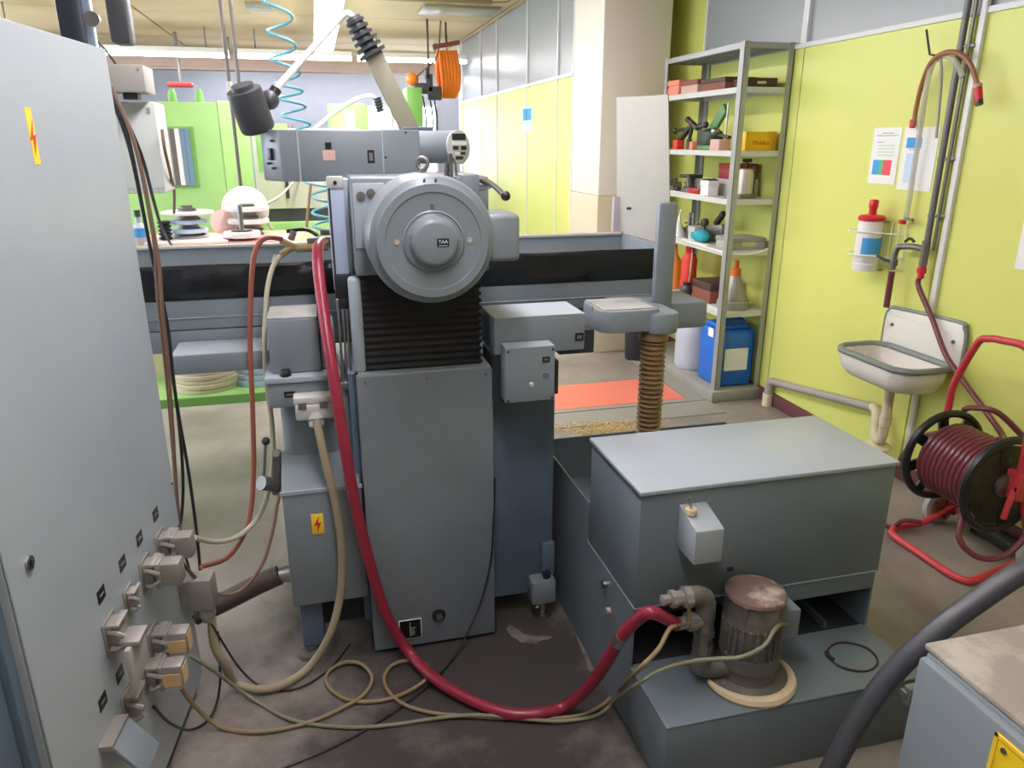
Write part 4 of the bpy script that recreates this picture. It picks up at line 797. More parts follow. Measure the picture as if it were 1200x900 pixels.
# ================================================================== SHELF UNIT
SX0, SX1, SY0, SY1 = 2.535, 2.872, 4.335, 5.43
sh = thing('shelf_unit', 'tall grey metal shelf unit against the green wall', 'shelf', (2.7, 4.88, .075))
for x, sx in ((SX0,1), (SX1,-1)):
    for y, sy in ((SY0,1), (SY1,-1)):
        pm_ = MB(); xa, xb = sorted((x, x+sx*.038)); ya, yb = sorted((y, y+sy*.003)); pm_.box(xa,xb,ya,yb,.075,2.265)
        xa, xb = sorted((x, x+sx*.003)); ya, yb = sorted((y, y+sy*.055)); pm_.box(xa,xb,ya,yb,.075,2.265); pm_.build('post', 'galv', sh)
SZ = [2.262, 2.012, 1.640, 1.345, 1.020, .615]
for z in SZ:
    b_ = MB(); b_.box(SX0+.004,SX1-.004, SY0+.004,SY1-.004, z-.004,z)
    b_.box(SX0+.003,SX0+.006, SY0+.004,SY1-.004, z-.034,z); b_.box(SX1-.006,SX1-.004, SY0+.004,SY1-.004, z-.034,z); b_.box(SX0+.004,SX1-.004, SY0+.003,SY0+.006, z-.034,z); b_.box(SX0+.004,SX1-.004, SY1-.006,SY1-.004, z-.034,z)
    so_ = b_.build('shelf_board', 'galv' if z > 2.2 else 'shelfw', sh)
    if z > 2.2:
        for x in (2.62,2.70,2.78): B(x-.006,x+.006, SY0+.01,SY1-.01, z-.03,z-.004).build('stiffener', 'galv', so_)
def bx(name, label, cat, x0, x1, y0, y1, z, h, m, lid=None, group=None):
    t = thing(name, label, cat, ((x0+x1)/2, (y0+y1)/2, z), 0, group); B(x0,x1,y0,y1,z,z+(h*.62 if lid else h)).build('body', m, t, bev=.003)
    if lid: B(x0-.003,x1+.003,y0-.003,y1+.003,z+h*.62,z+h).build('lid', lid, t, bev=.003)
    return t
z = SZ[1]
t = bx('card_box', 'salmon coloured card box on the second shelf from the top', 'box', 2.545,2.75, 5.20,5.42, z, .10, 'salmon', 'salmon', 'boxes on the upper shelf'); MB().cyl((2.545,5.36,z+.06), (2.541,5.36,z+.06), .008, n=8).build('button', 'brownbox', t)
bx('card_box', 'pinkish grey card box with dark end beside the salmon box', 'box', 2.55,2.76, 4.93,5.17, z, .085, 'pinkbox', 'brownbox', 'boxes on the upper shelf')
bx('card_box', 'long reddish brown box in the middle of the upper shelf', 'box', 2.56,2.78, 4.58,4.90, z, .075, 'brownbox', 'darkbox', 'boxes on the upper shelf')
t = bx('card_box', 'flat dark brown box at the near end of the upper shelf', 'box', 2.60,2.80, 4.37,4.55, z, .055, 'darkbox', None, 'boxes on the upper shelf'); B(2.66,2.72, 4.366,4.37, z+.02,z+.035).build('handle', 'steel', t)
z = SZ[2]
bx('small_box', 'small bright red cube box under the dark angle clamp', 'box', 2.56,2.62, 5.20,5.27, z, .065, 'redbox')
bx('small_box', 'tiny salmon red box beside the green vise', 'box', 2.57,2.62, 4.98,5.03, z, .055, 'salmon')
t = thing('angle_clamp', 'dark iron swivelling clamp with arms on the third shelf', 'clamp', (2.62, 5.15, z))
cl = MB(); cl.cyl((2.62,5.13,z), (2.62,5.13,z+.07), .02); cl.build('foot', 'iron', t)
MB().bar((2.61,5.33,z+.13), (2.64,4.95,z+.16), .022, .03).build('arm', 'iron', t, bev=.006); MB().bar((2.60,5.24,z+.06), (2.62,5.10,z+.17), .028, .04).build('arm', 'iron', t, bev=.008); MB().bar((2.62,5.16,z+.20), (2.63,5.03,z+.14), .03, .04).build('arm', 'iron', t, bev=.008)
for p_ in ((2.61,5.34,z+.13),(2.62,5.17,z+.205),(2.635,5.02,z+.155),(2.64,4.94,z+.165)): MB().sph(p_, .022).build('joint', 'iron', t)
MB().cyl((2.62,5.13,z+.07), (2.62,5.10,z+.16), .014, n=10).build('stem', 'iron', t)
t = thing('bench_grinder_vise', 'green machine vise with slanted green blade on the third shelf', 'vise', (2.66, 4.85, z))
B(2.60,2.74, 4.78,4.98, z,z+.03).build('base', 'toolgreen', t, bev=.005); MB().lathe([(.075,0),(.085,.03),(.07,.09),(.04,.11)], (2.67,4.90,z+.03), (0,0,1), 20).build('swivel', 'toolgreend', t)
MB().bar((2.67,4.93,z+.10), (2.67,4.74,z+.27), .075, .03, up=(0,.6,.7)).build('jaw', 'toolgreen', t, bev=.008); MB().sph((2.62,4.77,z+.12), .028).build('ball_joint', 'steel', t)
MB().cyl((2.66,4.70,z+.06), (2.66,4.69,z+.30), .008, n=8).build('rod', 'brass2', t); MB().bar((2.64,4.76,z+.10), (2.66,4.64,z+.08), .02, .03).build('grip', 'iron', t, bev=.005)
bx('card_box', 'pale pinkish block beside the green vise', 'box', 2.58,2.66, 4.63,4.75, z, .07, 'pinkbox')
t = bx('yellow_box', 'yellow box with red lettering on the third shelf', 'box', 2.635,2.855, 4.40,4.54, z, .115, 'yellowbox')
txt('Mobilus', .038, (2.745,4.3985,z+.048), (1,0,0), (0,0,1), 'redprint', t)
z = SZ[3]
for k, (y, hh, m_) in enumerate(((5.34,.05,'iron'), (5.27,.06,'steel_d'), (5.20,.045,'iron'))):
    t = thing('drill_stand', ('dark','pale','low dark')[k]+' small tool block on the fourth shelf, far end', 'tool', (2.60, y, z), 0, 'small tools on the fourth shelf')
    B(2.57,2.63, y-.025,y+.025, z,z+hh*.6).build('block', m_, t, bev=.004)
    for j in range(3): MB().cyl((2.585+.015*j,y,z+hh*.6), (2.585+.015*j,y+.004,z+hh*1.5), .005, n=6).build('bit', 'iron', t)
t = thing('tool_vise', 'grey T-shaped vise standing on the fourth shelf', 'vise', (2.62, 5.07, z)); B(2.58,2.66, 5.02,5.13, z,z+.03).build('base', 'steel_d', t, bev=.004); B(2.60,2.65, 5.05,5.10, z+.03,z+.10).build('neck', 'steel_d', t, bev=.004); B(2.57,2.68, 5.0,5.15, z+.10,z+.125).build('top', 'iron', t, bev=.004)
t = thing('machine_vise', 'small red machine vise on the fourth shelf', 'vise', (2.60, 4.90, z)); B(2.555,2.64, 4.82,4.98, z,z+.04).build('body', 'redvise', t, bev=.005); MB().cyl((2.555,4.96,z+.05), (2.545,4.96,z+.11), .014, n=10).build('screw', 'steel', t); B(2.57,2.63, 4.83,4.86, z+.04,z+.07).build('jaw', 'steel', t)
t = bx('paper_box', 'small white box with dark top on the fourth shelf', 'box', 2.555,2.63, 4.68,4.79, z, .10, 'white', 'white'); B(2.56,2.625, 4.685,4.785, z+.1,z+.108).build('top_sheet', 'blackpl', t)
bx('case', 'pale grey case under the maroon case on the fourth shelf', 'case', 2.68,2.85, 4.55,4.82, z, .11, 'boxgrey'); bx('case', 'maroon case lying on the pale grey case', 'case', 2.69,2.84, 4.57,4.80, z+.11, .10, 'maroonbox', 'redvise')
t = thing('gauge_stand', 'pale metal gauge stand with black knob near the front post', 'gauge', (2.70, 4.44, z)); B(2.63,2.75, 4.40,4.50, z,z+.03).build('base', 'steel_d', t, bev=.004); MB().lathe([(.05,0),(.05,.12),(.045,.15),(.03,.155)], (2.69,4.45,z+.03), (0,0,1), 20).build('cylinder', 'brass2', t); B(2.735,2.75, 4.43,4.46, z+.03,z+.2).build('column', 'iron', t); MB().cyl((2.69,4.45,z+.18), (2.69,4.45,z+.23), .010, n=10).build('spindle', 'blackpl', t); MB().cyl((2.66,4.45,z+.235), (2.72,4.45,z+.235), .012, n=10).build('knob', 'blackpl', t)
def chunk(name, label, cat, x, y, z, w_, d_, h_, m1, m2, group):
    t = thing(name, label, cat, (x, y, z), 0, group)
    B(x-w_/2,x+w_/2, y-d_/2,y+d_/2, z,z+h_*.45).build('base', m1, t, bev=.004); MB().lathe([(w_*.3,0),(w_*.34,h_*.1),(w_*.34,h_*.4),(w_*.2,h_*.55)], (x,y,z+h_*.45), (0,0,1), 14).build('boss', m2, t)
    MB().cyl((x-w_*.6,y+d_*.2,z+h_*.7), (x+w_*.3,y-d_*.1,z+h_*.75), .006, n=8).build('screw', 'steel', t)
chunk('drill_chuck', 'dull steel drill chuck beside the grey T-shaped vise', 'tool', 2.66,5.17,z, .05,.06,.09, 'steel_d','steel', 'small tools on the fourth shelf')
chunk('clamp_block', 'dark iron clamp block behind the red machine vise', 'tool', 2.72,4.99,z, .07,.08,.10, 'iron','steel_d', 'small tools on the fourth shelf')
chunk('dividing_head', 'pale metal dividing head between the red vise and the white box', 'tool', 2.70,4.86,z, .08,.08,.11, 'brass2','steel_d', 'small tools on the fourth shelf')
tag(B(2.538,2.60, 4.70,5.38, z+.0005,z+.003).build('paper_sheet', 'paper'), 'white paper lining along the front of the fourth shelf', 'paper')
z = SZ[4]
tag(B(2.538,2.575, 4.62,5.36, z+.0005,z+.003).build('paper_sheet', 'paper'), 'white paper lining along the front of the fifth shelf', 'paper')
chunk('clamp_block', 'dark clamp block behind the white cone funnel', 'tool', 2.72,5.20,z, .08,.10,.13, 'iron','iron', 'hand tools on the fifth shelf')
chunk('motor_bracket', 'grey motor bracket behind the small white carton', 'tool', 2.74,5.03,z, .09,.10,.14, 'steel_d','iron', 'hand tools on the fifth shelf')
t = thing('white_funnel', 'white cone funnel at the far end of the fifth shelf', 'funnel', (2.60, 5.16, z)); MB().lathe([(.055,0),(.056,.01),(.012,.11),(.010,.15)], (2.60,5.16,z), (0,0,1), 20).build('cone', 'white', t); MB().cyl((2.60,5.16,z+.15), (2.61,5.16,z+.20), .006, n=8).build('tip', 'white', t)
for k, y in enumerate((5.27,5.05,4.99)):
    t = thing('hand_tool', ('dark rounded','thin upright','stubby')[k]+' hand tool on the fifth shelf', 'tool', (2.62, y, z), 0, 'hand tools on the fifth shelf'); MB().cyl((2.62,y,z), (2.63,y+.01,z+.09), .02-.003*k, n=10).build('grip', 'iron', t); MB().cyl((2.63,y+.01,z+.09), (2.64,y+.03,z+.18), .009, n=8).build('shaft', 'steel_d', t)
bx('carton', 'small white carton on the fifth shelf', 'box', 2.575,2.64, 4.86,4.96, z, .10, 'plugw', 'plugw')
t = MB(); t.sph((2.60,4.80,z+.045), .055, 16, .9, 1.5, .8); t.sph((2.60,4.88,z+.04), .045, 14, .9, 1.2, .8); tag(t.build('cloth', 'cyan'), 'crumpled cyan cloth on the fifth shelf', 'cloth')
t = thing('angle_grinder', 'black and grey hand grinder on the fifth shelf', 'tool', (2.70, 4.75, z)); MB().bar((2.70,4.90,z+.07), (2.70,4.66,z+.10), .07, .06).build('body', 'steel_d', t, bev=.015); MB().bar((2.70,4.80,z+.12), (2.70,4.70,z+.21), .04, .035).build('handle', 'blackpl', t, bev=.01); MB().lathe([(.05,0),(.05,.025)], (2.68,4.66,z+.03), (0,0,1), 20).build('head', 'iron', t); B(2.66,2.74,4.80,4.90,z,z+.05).build('rest','steel_d',t)
t = bx('tool_case', 'flat greenish grey tool case on the near end of the fifth shelf', 'case', 2.60,2.84, 4.38,4.60, z, .075, 'boxgrey', 'plinth'); B(2.66,2.76, 4.376,4.38, z+.02,z+.05).build('catch', 'steel', t)
t = MB().tube([V(2.53,4.95,z+.004), V(2.531,4.8,z-.002), V(2.532,4.6,z-.006), V(2.54,4.40,z-.012), V(2.62,4.332,z-.02), V(2.75,4.330,z-.015), V(2.83,4.331,z+.01)], .006, 6); tag(t.build('extension_lead', 'white'), 'white lead hanging over the edge of the fifth shelf', 'lead')
z = SZ[5]
t = thing('spray_canister', 'red spray canister on the lowest shelf', 'canister', (2.64, 5.02, z)); MB().lathe([(.055,0),(.058,.01),(.058,.25),(.04,.29),(.02,.30)], (2.64,5.03,z), (0,0,1), 20).build('tank', 'redbox', t); MB().lathe([(.03,0),(.034,.02),(.034,.05)], (2.64,5.03,z+.30), (0,0,1), 14).build('cap', 'red', t); MB().tube([V(2.62,4.98,z+.05), V(2.60,4.93,z+.15), V(2.61,4.94,z+.28), V(2.64,5.0,z+.33)], .006, 6).build('hose', 'cream', t)
t = thing('amber_bottle', 'translucent amber bottle at the far end of the lowest shelf', 'bottle', (2.62, 5.26, z)); MB().lathe([(.06,0),(.065,.01),(.065,.20),(.03,.26),(.025,.30)], (2.62,5.25,z), (0,0,1), 20).build('bottle', 'terracotta', t); MB().cyl((2.62,5.25,z+.30), (2.62,5.25,z+.335), .022, n=12).build('cap', 'orange', t)
t = thing('grease_pot', 'small dark pot before the brown carton on the lowest shelf', 'pot', (2.58, 4.92, z)); MB().lathe([(.035,0),(.045,.03),(.04,.07),(.03,.08)], (2.585,4.94,z), (0,0,1), 18).build('pot', 'lampgrey', t); MB().cyl((2.585,4.94,z+.08), (2.585,4.94,z+.095), .03, n=16).build('lid', 'blackpl', t)
bx('carton', 'open brown carton on the lowest shelf', 'box', 2.60,2.84, 4.62,4.88, z, .14, 'brownbox', 'darkbox')
t = thing('oil_can', 'white cone shaped oil can with orange cap on the lowest shelf', 'can', (2.70, 4.47, z)); MB().lathe([(.105,0),(.11,.006),(.11,.05),(.10,.055)], (2.70,4.475,z), (0,0,1), 28).build('dish', 'pvcg', t); MB().lathe([(.085,0),(.088,.02),(.035,.16),(.025,.17)], (2.70,4.475,z+.055), (0,0,1), 28).build('cone', 'guard', t); MB().lathe([(.032,0),(.034,.006),(.03,.045),(.016,.05),(.015,.10)], (2.70,4.475,z+.222), (0,0,1), 18).build('cap', 'orange', t)
tag(B(2.54,2.585, 4.38,4.60, z+.0005,z+.003).build('paper_sheet', 'paper'), 'white paper sheet on the lowest shelf beside the oil can', 'paper')
z = .075
t = thing('blue_canister', 'blue plastic jerrycan with white label under the shelf', 'canister', (2.68, 4.52, z))
B(2.565,2.845, 4.38,4.66, z,z+.40).build('body', 'blue', t, bev=.03, seg=3); B(2.59,2.82, 4.41,4.63, z+.40,z+.43).build('shoulder', 'blue', t, bev=.02); MB().tube([V(2.62,4.45,z+.42), V(2.64,4.45,z+.465), V(2.76,4.45,z+.465), V(2.79,4.45,z+.42)], .012, 8).build('handle', 'blue', t); MB().lathe([(.03,0),(.03,.035)], (2.75,4.58,z+.425), (0,0,1), 16).build('cap', 'blackpl', t)
B(2.615,2.79, 4.375,4.382, z+.12,z+.275).build('label', 'paper', t); B(2.561,2.567, 4.46,4.53, z+.34,z+.40).build('label', 'paper', t)
t = thing('white_drum', 'milky white plastic drum beside the blue jerrycan', 'drum', (2.62, 4.90, z)); MB().lathe([(.118,0),(.128,.012),(.132,.04),(.132,.25),(.126,.30),(.11,.335)], (2.655,4.905,z), (0,0,1), 32).build('drum', 'drumw', t); MB().lathe([(.112,0),(.114,.006),(.114,.03),(.10,.036)], (2.655,4.905,z+.332), (0,0,1), 32).build('lid', 'white', t)
c = PZ(745,420); t = thing('black_bin', 'black round bin standing on the floor behind the grinder arm', 'bin', (c.x, c.y, 0)); MB().lathe([(.085,0),(.09,.01),(.105,.40),(.11,.405),(.11,.42),(.098,.42),(.085,.06)], (c.x,c.y,0), (0,0,1), 28).build('bucket', 'bucket', t)
c2 = PZ(727,398); t = thing('wood_block', 'short pale wooden block on the floor behind the grinder arm', 'block', (c2.x, c2.y, 0)); B(c2.x-.05,c2.x+.06, c2.y-.05,c2.y+.05, 0,.06).build('block', 'wood', t, bev=.004); B(c2.x-.04,c2.x+.05, c2.y-.052,c2.y+.052, .06,.085).build('pad', 'brownbox', t, bev=.004)

# ================================================================== BENCH WITH GRINDING WHEELS
bn = thing('workbench', 'workbench behind the grinder with green lower shelf and grinding wheels on top', 'workbench', (-.7, 3.95, 0))
B(-1.7,-.02, 3.70,4.25, 1.215,1.243).build('worktop', 'wood', bn, bev=.003); B(-1.7,-.02, 3.695,3.702, 1.213,1.244).build('front_edge', 'benchw', bn)
B(-1.7,-.20, 3.70,4.25, .475,.510).build('lower_shelf', 'green', bn, bev=.003); B(-1.7,-.20, 3.692,3.702, .468,.512).build('shelf_edge', 'greend', bn)
for x in (-1.68,-.10):
    for y in (3.74,4.20): B(x,x+.05, y,y+.05, 0,1.215).build('leg', 'greend', bn, bev=.003)
pk = B(-.42,-.14, 3.73,4.0, 1.2435,1.248).build('cloth', 'pinkc'); tag(pk, 'pink cloth on the workbench under the right grinding wheel', 'cloth')
wt = B(-.78,-.42, 3.72,4.05, 1.2435,1.258).build('tray', 'benchw', bev=.004); tag(wt, 'flat white tray on the workbench under the left wheel stack', 'tray')
def wheelstack(name, label, x, y, z, discs, hub_r=.03, top=None):
    t = thing(name, label, 'grinding wheel', (x, y, z))
    for (r, h, m_) in discs:
        if m_ == 'hub': MB().lathe([(r,0),(r,h*.3),(r*.85,h*.35),(r*.85,h*.7),(r,h)], (x,y,z), (0,0,1), 28).build('flange', 'steel_d', t)
        else: MB().lathe([(r-.004,0),(r,.003),(r,h-.003),(r-.004,h)], (x,y,z), (0,0,1), 36).build('wheel', m_, t)
        z += h
    return t, z
t, zt = wheelstack('grinding_wheel', 'stack of white and blue grinding wheels with wide top disc on the bench', -.605, 3.9, 1.258, [(.085,.012,'steel'),(.07,.012,'hub'),(.085,.018,'discb'),(.05,.024,'hub'),(.085,.018,'discb'),(.055,.026,'hub'),(.118,.014,'disc'),(.045,.012,'hub'),(.03,.014,'hub')])
t, zt = wheelstack('grinding_wheel', 'white grinding wheel on a steel flange with upright spindle on pink cloth', -.36, 3.82, 1.248, [(.055,.014,'hub'),(.085,.026,'disc'),(.05,.008,'hub')])
MB().cyl((-.36,3.82,1.296), (-.36,3.82,1.41), .012, n=12).build('spindle', 'steel', t)
t, zt = wheelstack('grinding_wheel', 'white grinding wheel stack before the upright disc at the right of the bench', -.345, 4.06, 1.243, [(.07,.03,'hub'),(.06,.03,'hub'),(.10,.022,'disc'),(.05,.04,'hub'),(.105,.020,'disc'),(.04,.012,'hub')])
t = MB().lathe([(.115,0),(.117,.003),(.117,.02),(.115,.023)], (-.365,4.19,1.362), (0,-1,-.05), 40); tag(t.build('grinding_wheel', 'disc'), 'large pale disc standing upright behind the right wheels', 'grinding wheel')
t = MB().lathe([(.06,0),(.06,.02)], (-.475,4.12,1.305), (0,-1,.2), 30); tag(t.build('grinding_wheel', 'discp'), 'pinkish disc leaning between the two wheel stacks', 'grinding wheel')
t = thing('coil_spring', 'black ribbed spring knob beside the left wheel stack', 'spring', (-.69, 3.86, 1.258)); MB().lathe(sum([[(.022,.001+.018*k),(.03,.005+.018*k),(.03,.012+.018*k),(.022,.016+.018*k)] for k in range(5)], []), (-.70,3.82,1.258), (0,0,1), 18).build('ribs', 'blackpl', t)
t = thing('spray_bottle', 'white bottle with blue label at the left end of the bench', 'bottle', (-.80, 3.78, 1.243)); MB().lathe([(.028,0),(.03,.005),(.03,.08),(.012,.10),(.012,.13)], (-.80,3.78,1.243), (0,0,1), 16).build('bottle', 'drumw', t); MB().lathe([(.031,0),(.031,.04)], (-.80,3.78,1.28), (0,0,1), 16).build('label', 'pblue', t); MB().cyl((-.80,3.78,1.37), (-.80,3.78,1.40), .014, n=10).build('cap', 'lampgrey', t)
# discs on the green lower shelf
for k in range(8):
    t = MB().lathe([(.158,0),(.162,.004),(.162,.019),(.158,.023)], (-.62+.004*(k % 3),3.90-.005*(k % 2),.5105+.0235*k), (0,0,1), 36); tag(t.build('paper_disc', 'cardc'), 'cream disc in the thick stack on the green lower shelf, %s' % ('bottom one','second from the bottom','third from the bottom','fourth from the bottom','fourth from the top','third from the top','second from the top','topmost')[k], 'disc', 'cream discs stacked on the green shelf')
for k in range(3):
    t = MB().lathe([(.135,0),(.14,.004),(.14,.028),(.135,.032)], (-.36+.006*k,3.93,.5105+.0325*k), (0,0,1), 36); tag(t.build('paper_disc', 'discb'), 'pale blue disc in the low stack on the green shelf, %s' % ('bottom one','middle one','topmost')[k], 'disc', 'blue discs stacked on the green shelf')
bx('wooden_box', 'pale wooden box standing behind the disc stack on the green shelf', 'box', -.95,-.66, 4.08,4.24, .51, .30, 'cardc')

# ================================================================== MACHINE LAMP
LY = 2.70
lp = thing('machine_lamp', 'black machine lamp on a jointed arm above the grinder', 'lamp', (.33, LY, 1.733))
MB().bar(PY(482,155,LY), PY(436,62,LY), .03, .062, up=(0,1,0)).build('post', 'lamppost', lp, bev=.004); B(.30,.40, LY-.04,LY+.06, 1.733,1.745).build('foot', 'grey_d', lp, bev=.003)
a0 = PY(437,64,LY); a1 = PY(413,20,LY); dd = (a1-a0); Ld = dd.length
MB().lathe(sum([[(.047-.003*k,Ld*k/6),(.047-.003*k,Ld*(k+.45)/6),(.026,Ld*(k+.5)/6),(.024,Ld*(k+.98)/6)] for k in range(6)], []), a0, dd, 18).build('rubber_sleeve', 'lampgrey', lp)
MB().tube([a1, PY(407,16,LY), PY(398,22,LY), PY(380,42,LY-.02), PY(345,80,LY-.06), PY(322,106,LY-.08)], .011, 10).build('arm', 'white', lp)
jp = PY(316,117,LY-.09); MB().sph(jp, .030).build('ball_joint', 'lampgrey', lp); MB().cyl(PY(324,104,LY-.08), jp, .018, n=12).build('joint_cup', 'blackpl', lp)
h0 = PY(285,104,LY-.14); h1 = PY(303,152,LY-.10); hd = h1-h0
MB().lathe([(.034,-.012),(.036,0),(.052,.003),(.054,.012),(.054,hd.length*.93),(.050,hd.length)], h0, hd, 16).build('lamp_head', 'lampgrey', lp)
MB().cyl(h0+hd*.4, jp, .014, n=10).build('neck', 'blackpl', lp); MB().lathe([(.044,0),(.001,.002)], h1+hd.normalized()*.001, hd, 20).build('lens', 'white', lp)

# ================================================================== HANGING THINGS
def pole(label, pa_, pb_, Y, r=.0105):
    a = PY(*pa_, Y); t = thing('ceiling_pole', label, 'pole', (a.x, Y, a.z), 0, 'poles hanging from the ceiling'); b_ = PY(*pb_, Y)
    MB().cyl((a.x,Y,CZ), (a.x,Y,b_.z), r, n=12).build('pole', 'polem', t); B(a.x-.05,a.x+.05, Y-.05,Y+.05, CZ-.012,CZ).build('ceiling_plate', 'ventgrey', t, bev=.002)
    MB().cyl((a.x,Y,b_.z+.5), (a.x,Y,b_.z+.55), r*1.5, n=12).build('clamp', 'plugw', t)
pole('long steel pole hanging from the ceiling left of the lamp', (270,110), (281,218), 4.6)
pole('shorter steel pole hanging just behind the black lamp head', (276,60), (283,108), 4.9)
ctr = [(322,-60),(324,0),(330,50),(337,95),(341,120),(349,150),(365,200),(378,222),(381,250),(383,272)]
cp = [PY(a, b, 4.3) for a, b in ctr]; pts = []; nt = 13
for k in range(nt*12+1):
    t_ = k/(nt*12)*(len(cp)-1); i_ = min(int(t_), len(cp)-2); c_ = cp[i_].lerp(cp[i_+1], t_-i_); a = 2*PI*k/12
    pts.append(c_+V(.068*math.cos(a), .068*math.sin(a), 0))
tag(MB().tube(pts, .0075, 6, raw=True).build('coil_hose', 'bluehose'), 'blue coiled air hose hanging from the ceiling behind the lamp', 'hose')
hose('yellow_cable', 'yellow cable hanging behind the blue coil hose', 'tancab', [PY(364,215,4.2), PY(362,235,4.2), PY(360,255,4.2), PY(359,276,4.2)], .008, 'cable')
hose('yellow_cable', 'pale cable sloping from the cream machine to the bench', 'cream', [PY(352,205,6.99), PY(330,228,5.6), PY(316,237,4.8), PY(306,244,4.25), V(-.24,4.15,1.26)], .009, 'cable')
cr = thing('cable_reel', 'orange cable hung in a bundle under the ceiling at the back', 'cable', (1.9, 10, 2.0)); c = PY(523,60,9.5)
for k in range(6): MB().tube([c+V(-.10+.035*k,0,0), c+V(-.11+.04*k,.02,-.22), c+V(-.09+.035*k,.0,-.45), c+V(-.07+.03*k,.0,-.50), c+V(-.05+.035*k,-.04,-.40), c+V(-.07+.04*k,-.05,-.18), c+V(-.08+.035*k,-.02,0)], .028, 8).build('loop', 'orangereel', cr)
MB().bar(c+V(-.16,0,.04), c+V(.16,0,.10), .05).build('hook_bar', 'brownbox', cr); MB().cyl(c+V(0,0,.06), V(c.x,c.y,CZ), .012, n=8).build('hanger', 'iron', cr)
t = thing('plug_cluster', 'black power sockets hanging beside the orange cable', 'sockets', (1.6, 9.4, 1.9)); c = PY(503,104,9.3)
for (dx, dz, w_, h_) in ((-.10,.0,.16,.12),(.0,.06,.08,.2),(.06,-.05,.16,.15),(-.02,.16,.05,.12)): B(c.x+dx-w_/2,c.x+dx+w_/2, c.y-.05,c.y+.05, c.z+dz-h_/2,c.z+dz+h_/2).build('socket', 'lampgrey', t, bev=.01)
MB().cyl(c+V(0,0,.2), V(c.x,c.y,CZ), .012, n=8).build('hanger', 'iron', t)
for dx in (-.08,.0,.05): MB().tube([c+V(dx,0,-.08), c+V(dx+.03,0,-.3), c+V(dx+.02,0,-.55)], .010, 6).build('lead', 'blkcab', t)
t = thing('pendant_pull', 'round orange knob on a cord left of the sockets at the back', 'pull switch', PY(483,93,9.3)); MB().sph(PY(483,93,9.3), .075).build('knob', 'orangereel', t)
MB().tube([PY(485,93,9.3), PY(497,82,9.3), PY(512,66,9.35), PY(516,30,9.4), PY(516,20,9.4)], .010, 6).build('cord', 'brcab', t)

# ================================================================== MACHINES AT THE BACK
m = thing('milling_machine', 'large light green machining centre at the back left', 'machine', (-1.0, 6.6, 0))
B(-1.75,-.66, 6.20,6.85, .05,1.97).build('enclosure', 'green', m, bev=.015); MB().prism([(-.66,6.20),(-.50,6.42),(-.50,6.85),(-.66,6.85)], .3,1.985).build('side_panel', 'green', m, bev=.01); B(-1.7,-.6, 6.25,6.8, 0,.05).build('base', 'dark', m)
B(-1.12,-.845, 6.185,6.20, 1.37,1.80).build('window_frame', 'greend', m); 
for k, mm in enumerate(('boxgrey','brass2','boxgrey','steel_d','white','winglass','winglass')): B(-1.11+.034*k,-1.11+.034*k+.032, 6.17,6.186, 1.385,1.785).build('window_slat', mm, m)
for x in (-.99,-.80): MB().lathe([(.03,0),(.03,.06),(.015,.10)], (x,6.4,1.97), (0,0,1), 12).build('lifting_lug', 'greend', m)
m = thing('lathe', 'cream and green machine behind the wheel bench', 'machine', (-.1, 7.4, 0))
B(-.50,.42, 7.0,8.0, 1.13,1.80).build('housing', 'creamm', m, bev=.015); B(-.50,.42, 7.02,8.0, 1.02,1.13).build('dark_gap', 'lampgrey', m); B(-.52,.50, 6.9,8.1, .0,1.02).build('base', 'green', m, bev=.01)
for z in (.74,.90): B(-.50,.48, 6.885,6.90, z,z+.012).build('panel_line', 'greend', m)
B(-.46,-.20, 6.985,7.0, 1.45,1.84).build('green_door', 'green', m, bev=.004); B(-.26,-.23, 6.98,6.99, 1.22,1.42).build('handle', 'lampgrey', m)
B(.12,.30, 6.87,6.885, .80,.95).build('hatch', 'greend', m)
m = thing('tool_column', 'pale green machine column with vertical scale at the back', 'machine', (.3, 8.2, 0)); B(.18,.58, 8.3,8.8, 0,2.06).build('column', 'green', m, bev=.01); B(.34,.44, 8.285,8.3, 1.5,2.0).build('scale', 'white', m)
for k in range(10): B(.35,.43, 8.28,8.286, 1.53+.045*k,1.54+.045*k).build('scale_mark', 'pgrey', m)
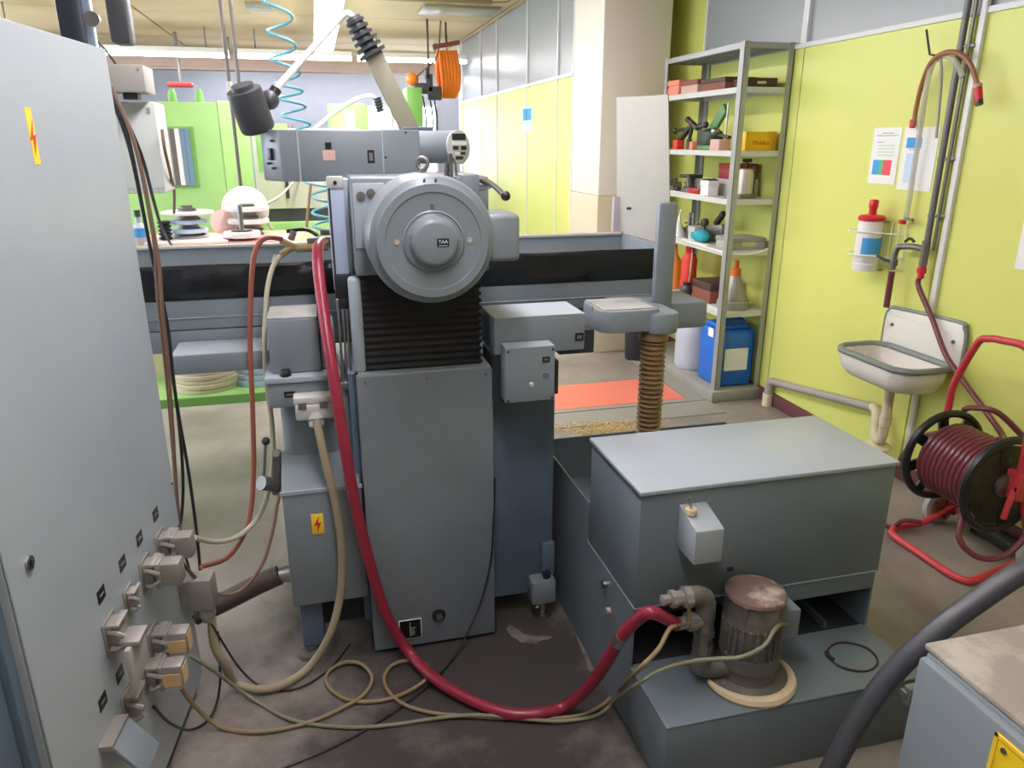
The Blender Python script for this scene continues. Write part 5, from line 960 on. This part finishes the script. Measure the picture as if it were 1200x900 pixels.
MB().tube([V(-.05,8.35,1.75), V(.2,8.3,1.95), V(.45,8.3,2.10), V(.62,8.3,2.14), V(.68,8.3,2.08)], .02, 8).build('pipe_arm', 'white', m); MB().lathe(sum([[(.05,.03*k),(.03,.03*k+.018)] for k in range(5)], []), (.68,8.3,2.12), (.2,0,-1), 14).build('bellows_sleeve', 'lampgrey', m)
m = thing('pale_machine', 'pale blue and white machine cover under the back window', 'machine', (1.0, 9.2, 0)); B(.66,1.28, 9.0,9.6, 0,1.86).build('cover', 'fridge', m, bev=.02); B(.68,.80, 8.985,9.0, 1.3,1.82).build('stripe', 'white', m); B(1.08,1.26, 9.1,9.5, 1.86,2.28).build('green_head', 'greend', m, bev=.01)
m = thing('storage_cabinet', 'blue grey storage lockers along the far back wall', 'cabinet', (-1.5, 13.2, 0))
for k in range(5): B(-4.2+.98*k,-3.24+.98*k, 13.0,13.5, 0,1.95).build('locker', 'wallback', m, bev=.01)
m = thing('ceiling_beam', 'dusty pinkish beam crossing under the ceiling at the back', 'beam', (-.5, 11.5, 2.55)); B(-4.9,2.1, 11.4,11.6, 2.62,2.80).build('beam', 'beam', m, bev=.01); B(-4.9,2.1, 11.38,11.62, 2.60,2.62).build('flange', 'beam', m)
for x in (-4.5,-1.0,1.8): MB().cyl((x,11.5,2.80), (x,11.5,CZ), .02, n=8).build('hanger', 'steel_d', m)
rt_ = B(-1.75,-1.45, 11.0,11.2, 2.36,2.42).build('red_crane_trolley', 'redvise', bev=.02); tag(rt_, 'faded red crane trolley under the back ceiling at the left', 'trolley'); MB().cyl((-1.6,11.15,2.42), (-1.6,11.15,CZ), .02, n=8).build('hanger', 'steel_d', rt_)
rail = thing('ceiling_rail', 'brown ceiling rail with a hook above the grinder', 'rail', (.9, 7.4, 2.95)); B(.25,1.75, 7.60,7.68, 2.93,2.97).build('rail', 'ceilj', rail, bev=.004); MB().tube([V(1.75,7.64,2.95), V(1.9,7.64,2.96), V(1.95,7.64,3.0), V(1.95,7.64,CZ)], .008, 6).build('cable', 'ceilj', rail)
for x in (.4,1.6): MB().cyl((x,7.64,2.97), (x,7.64,CZ), .012, n=8).build('hanger', 'steel_d', rail)
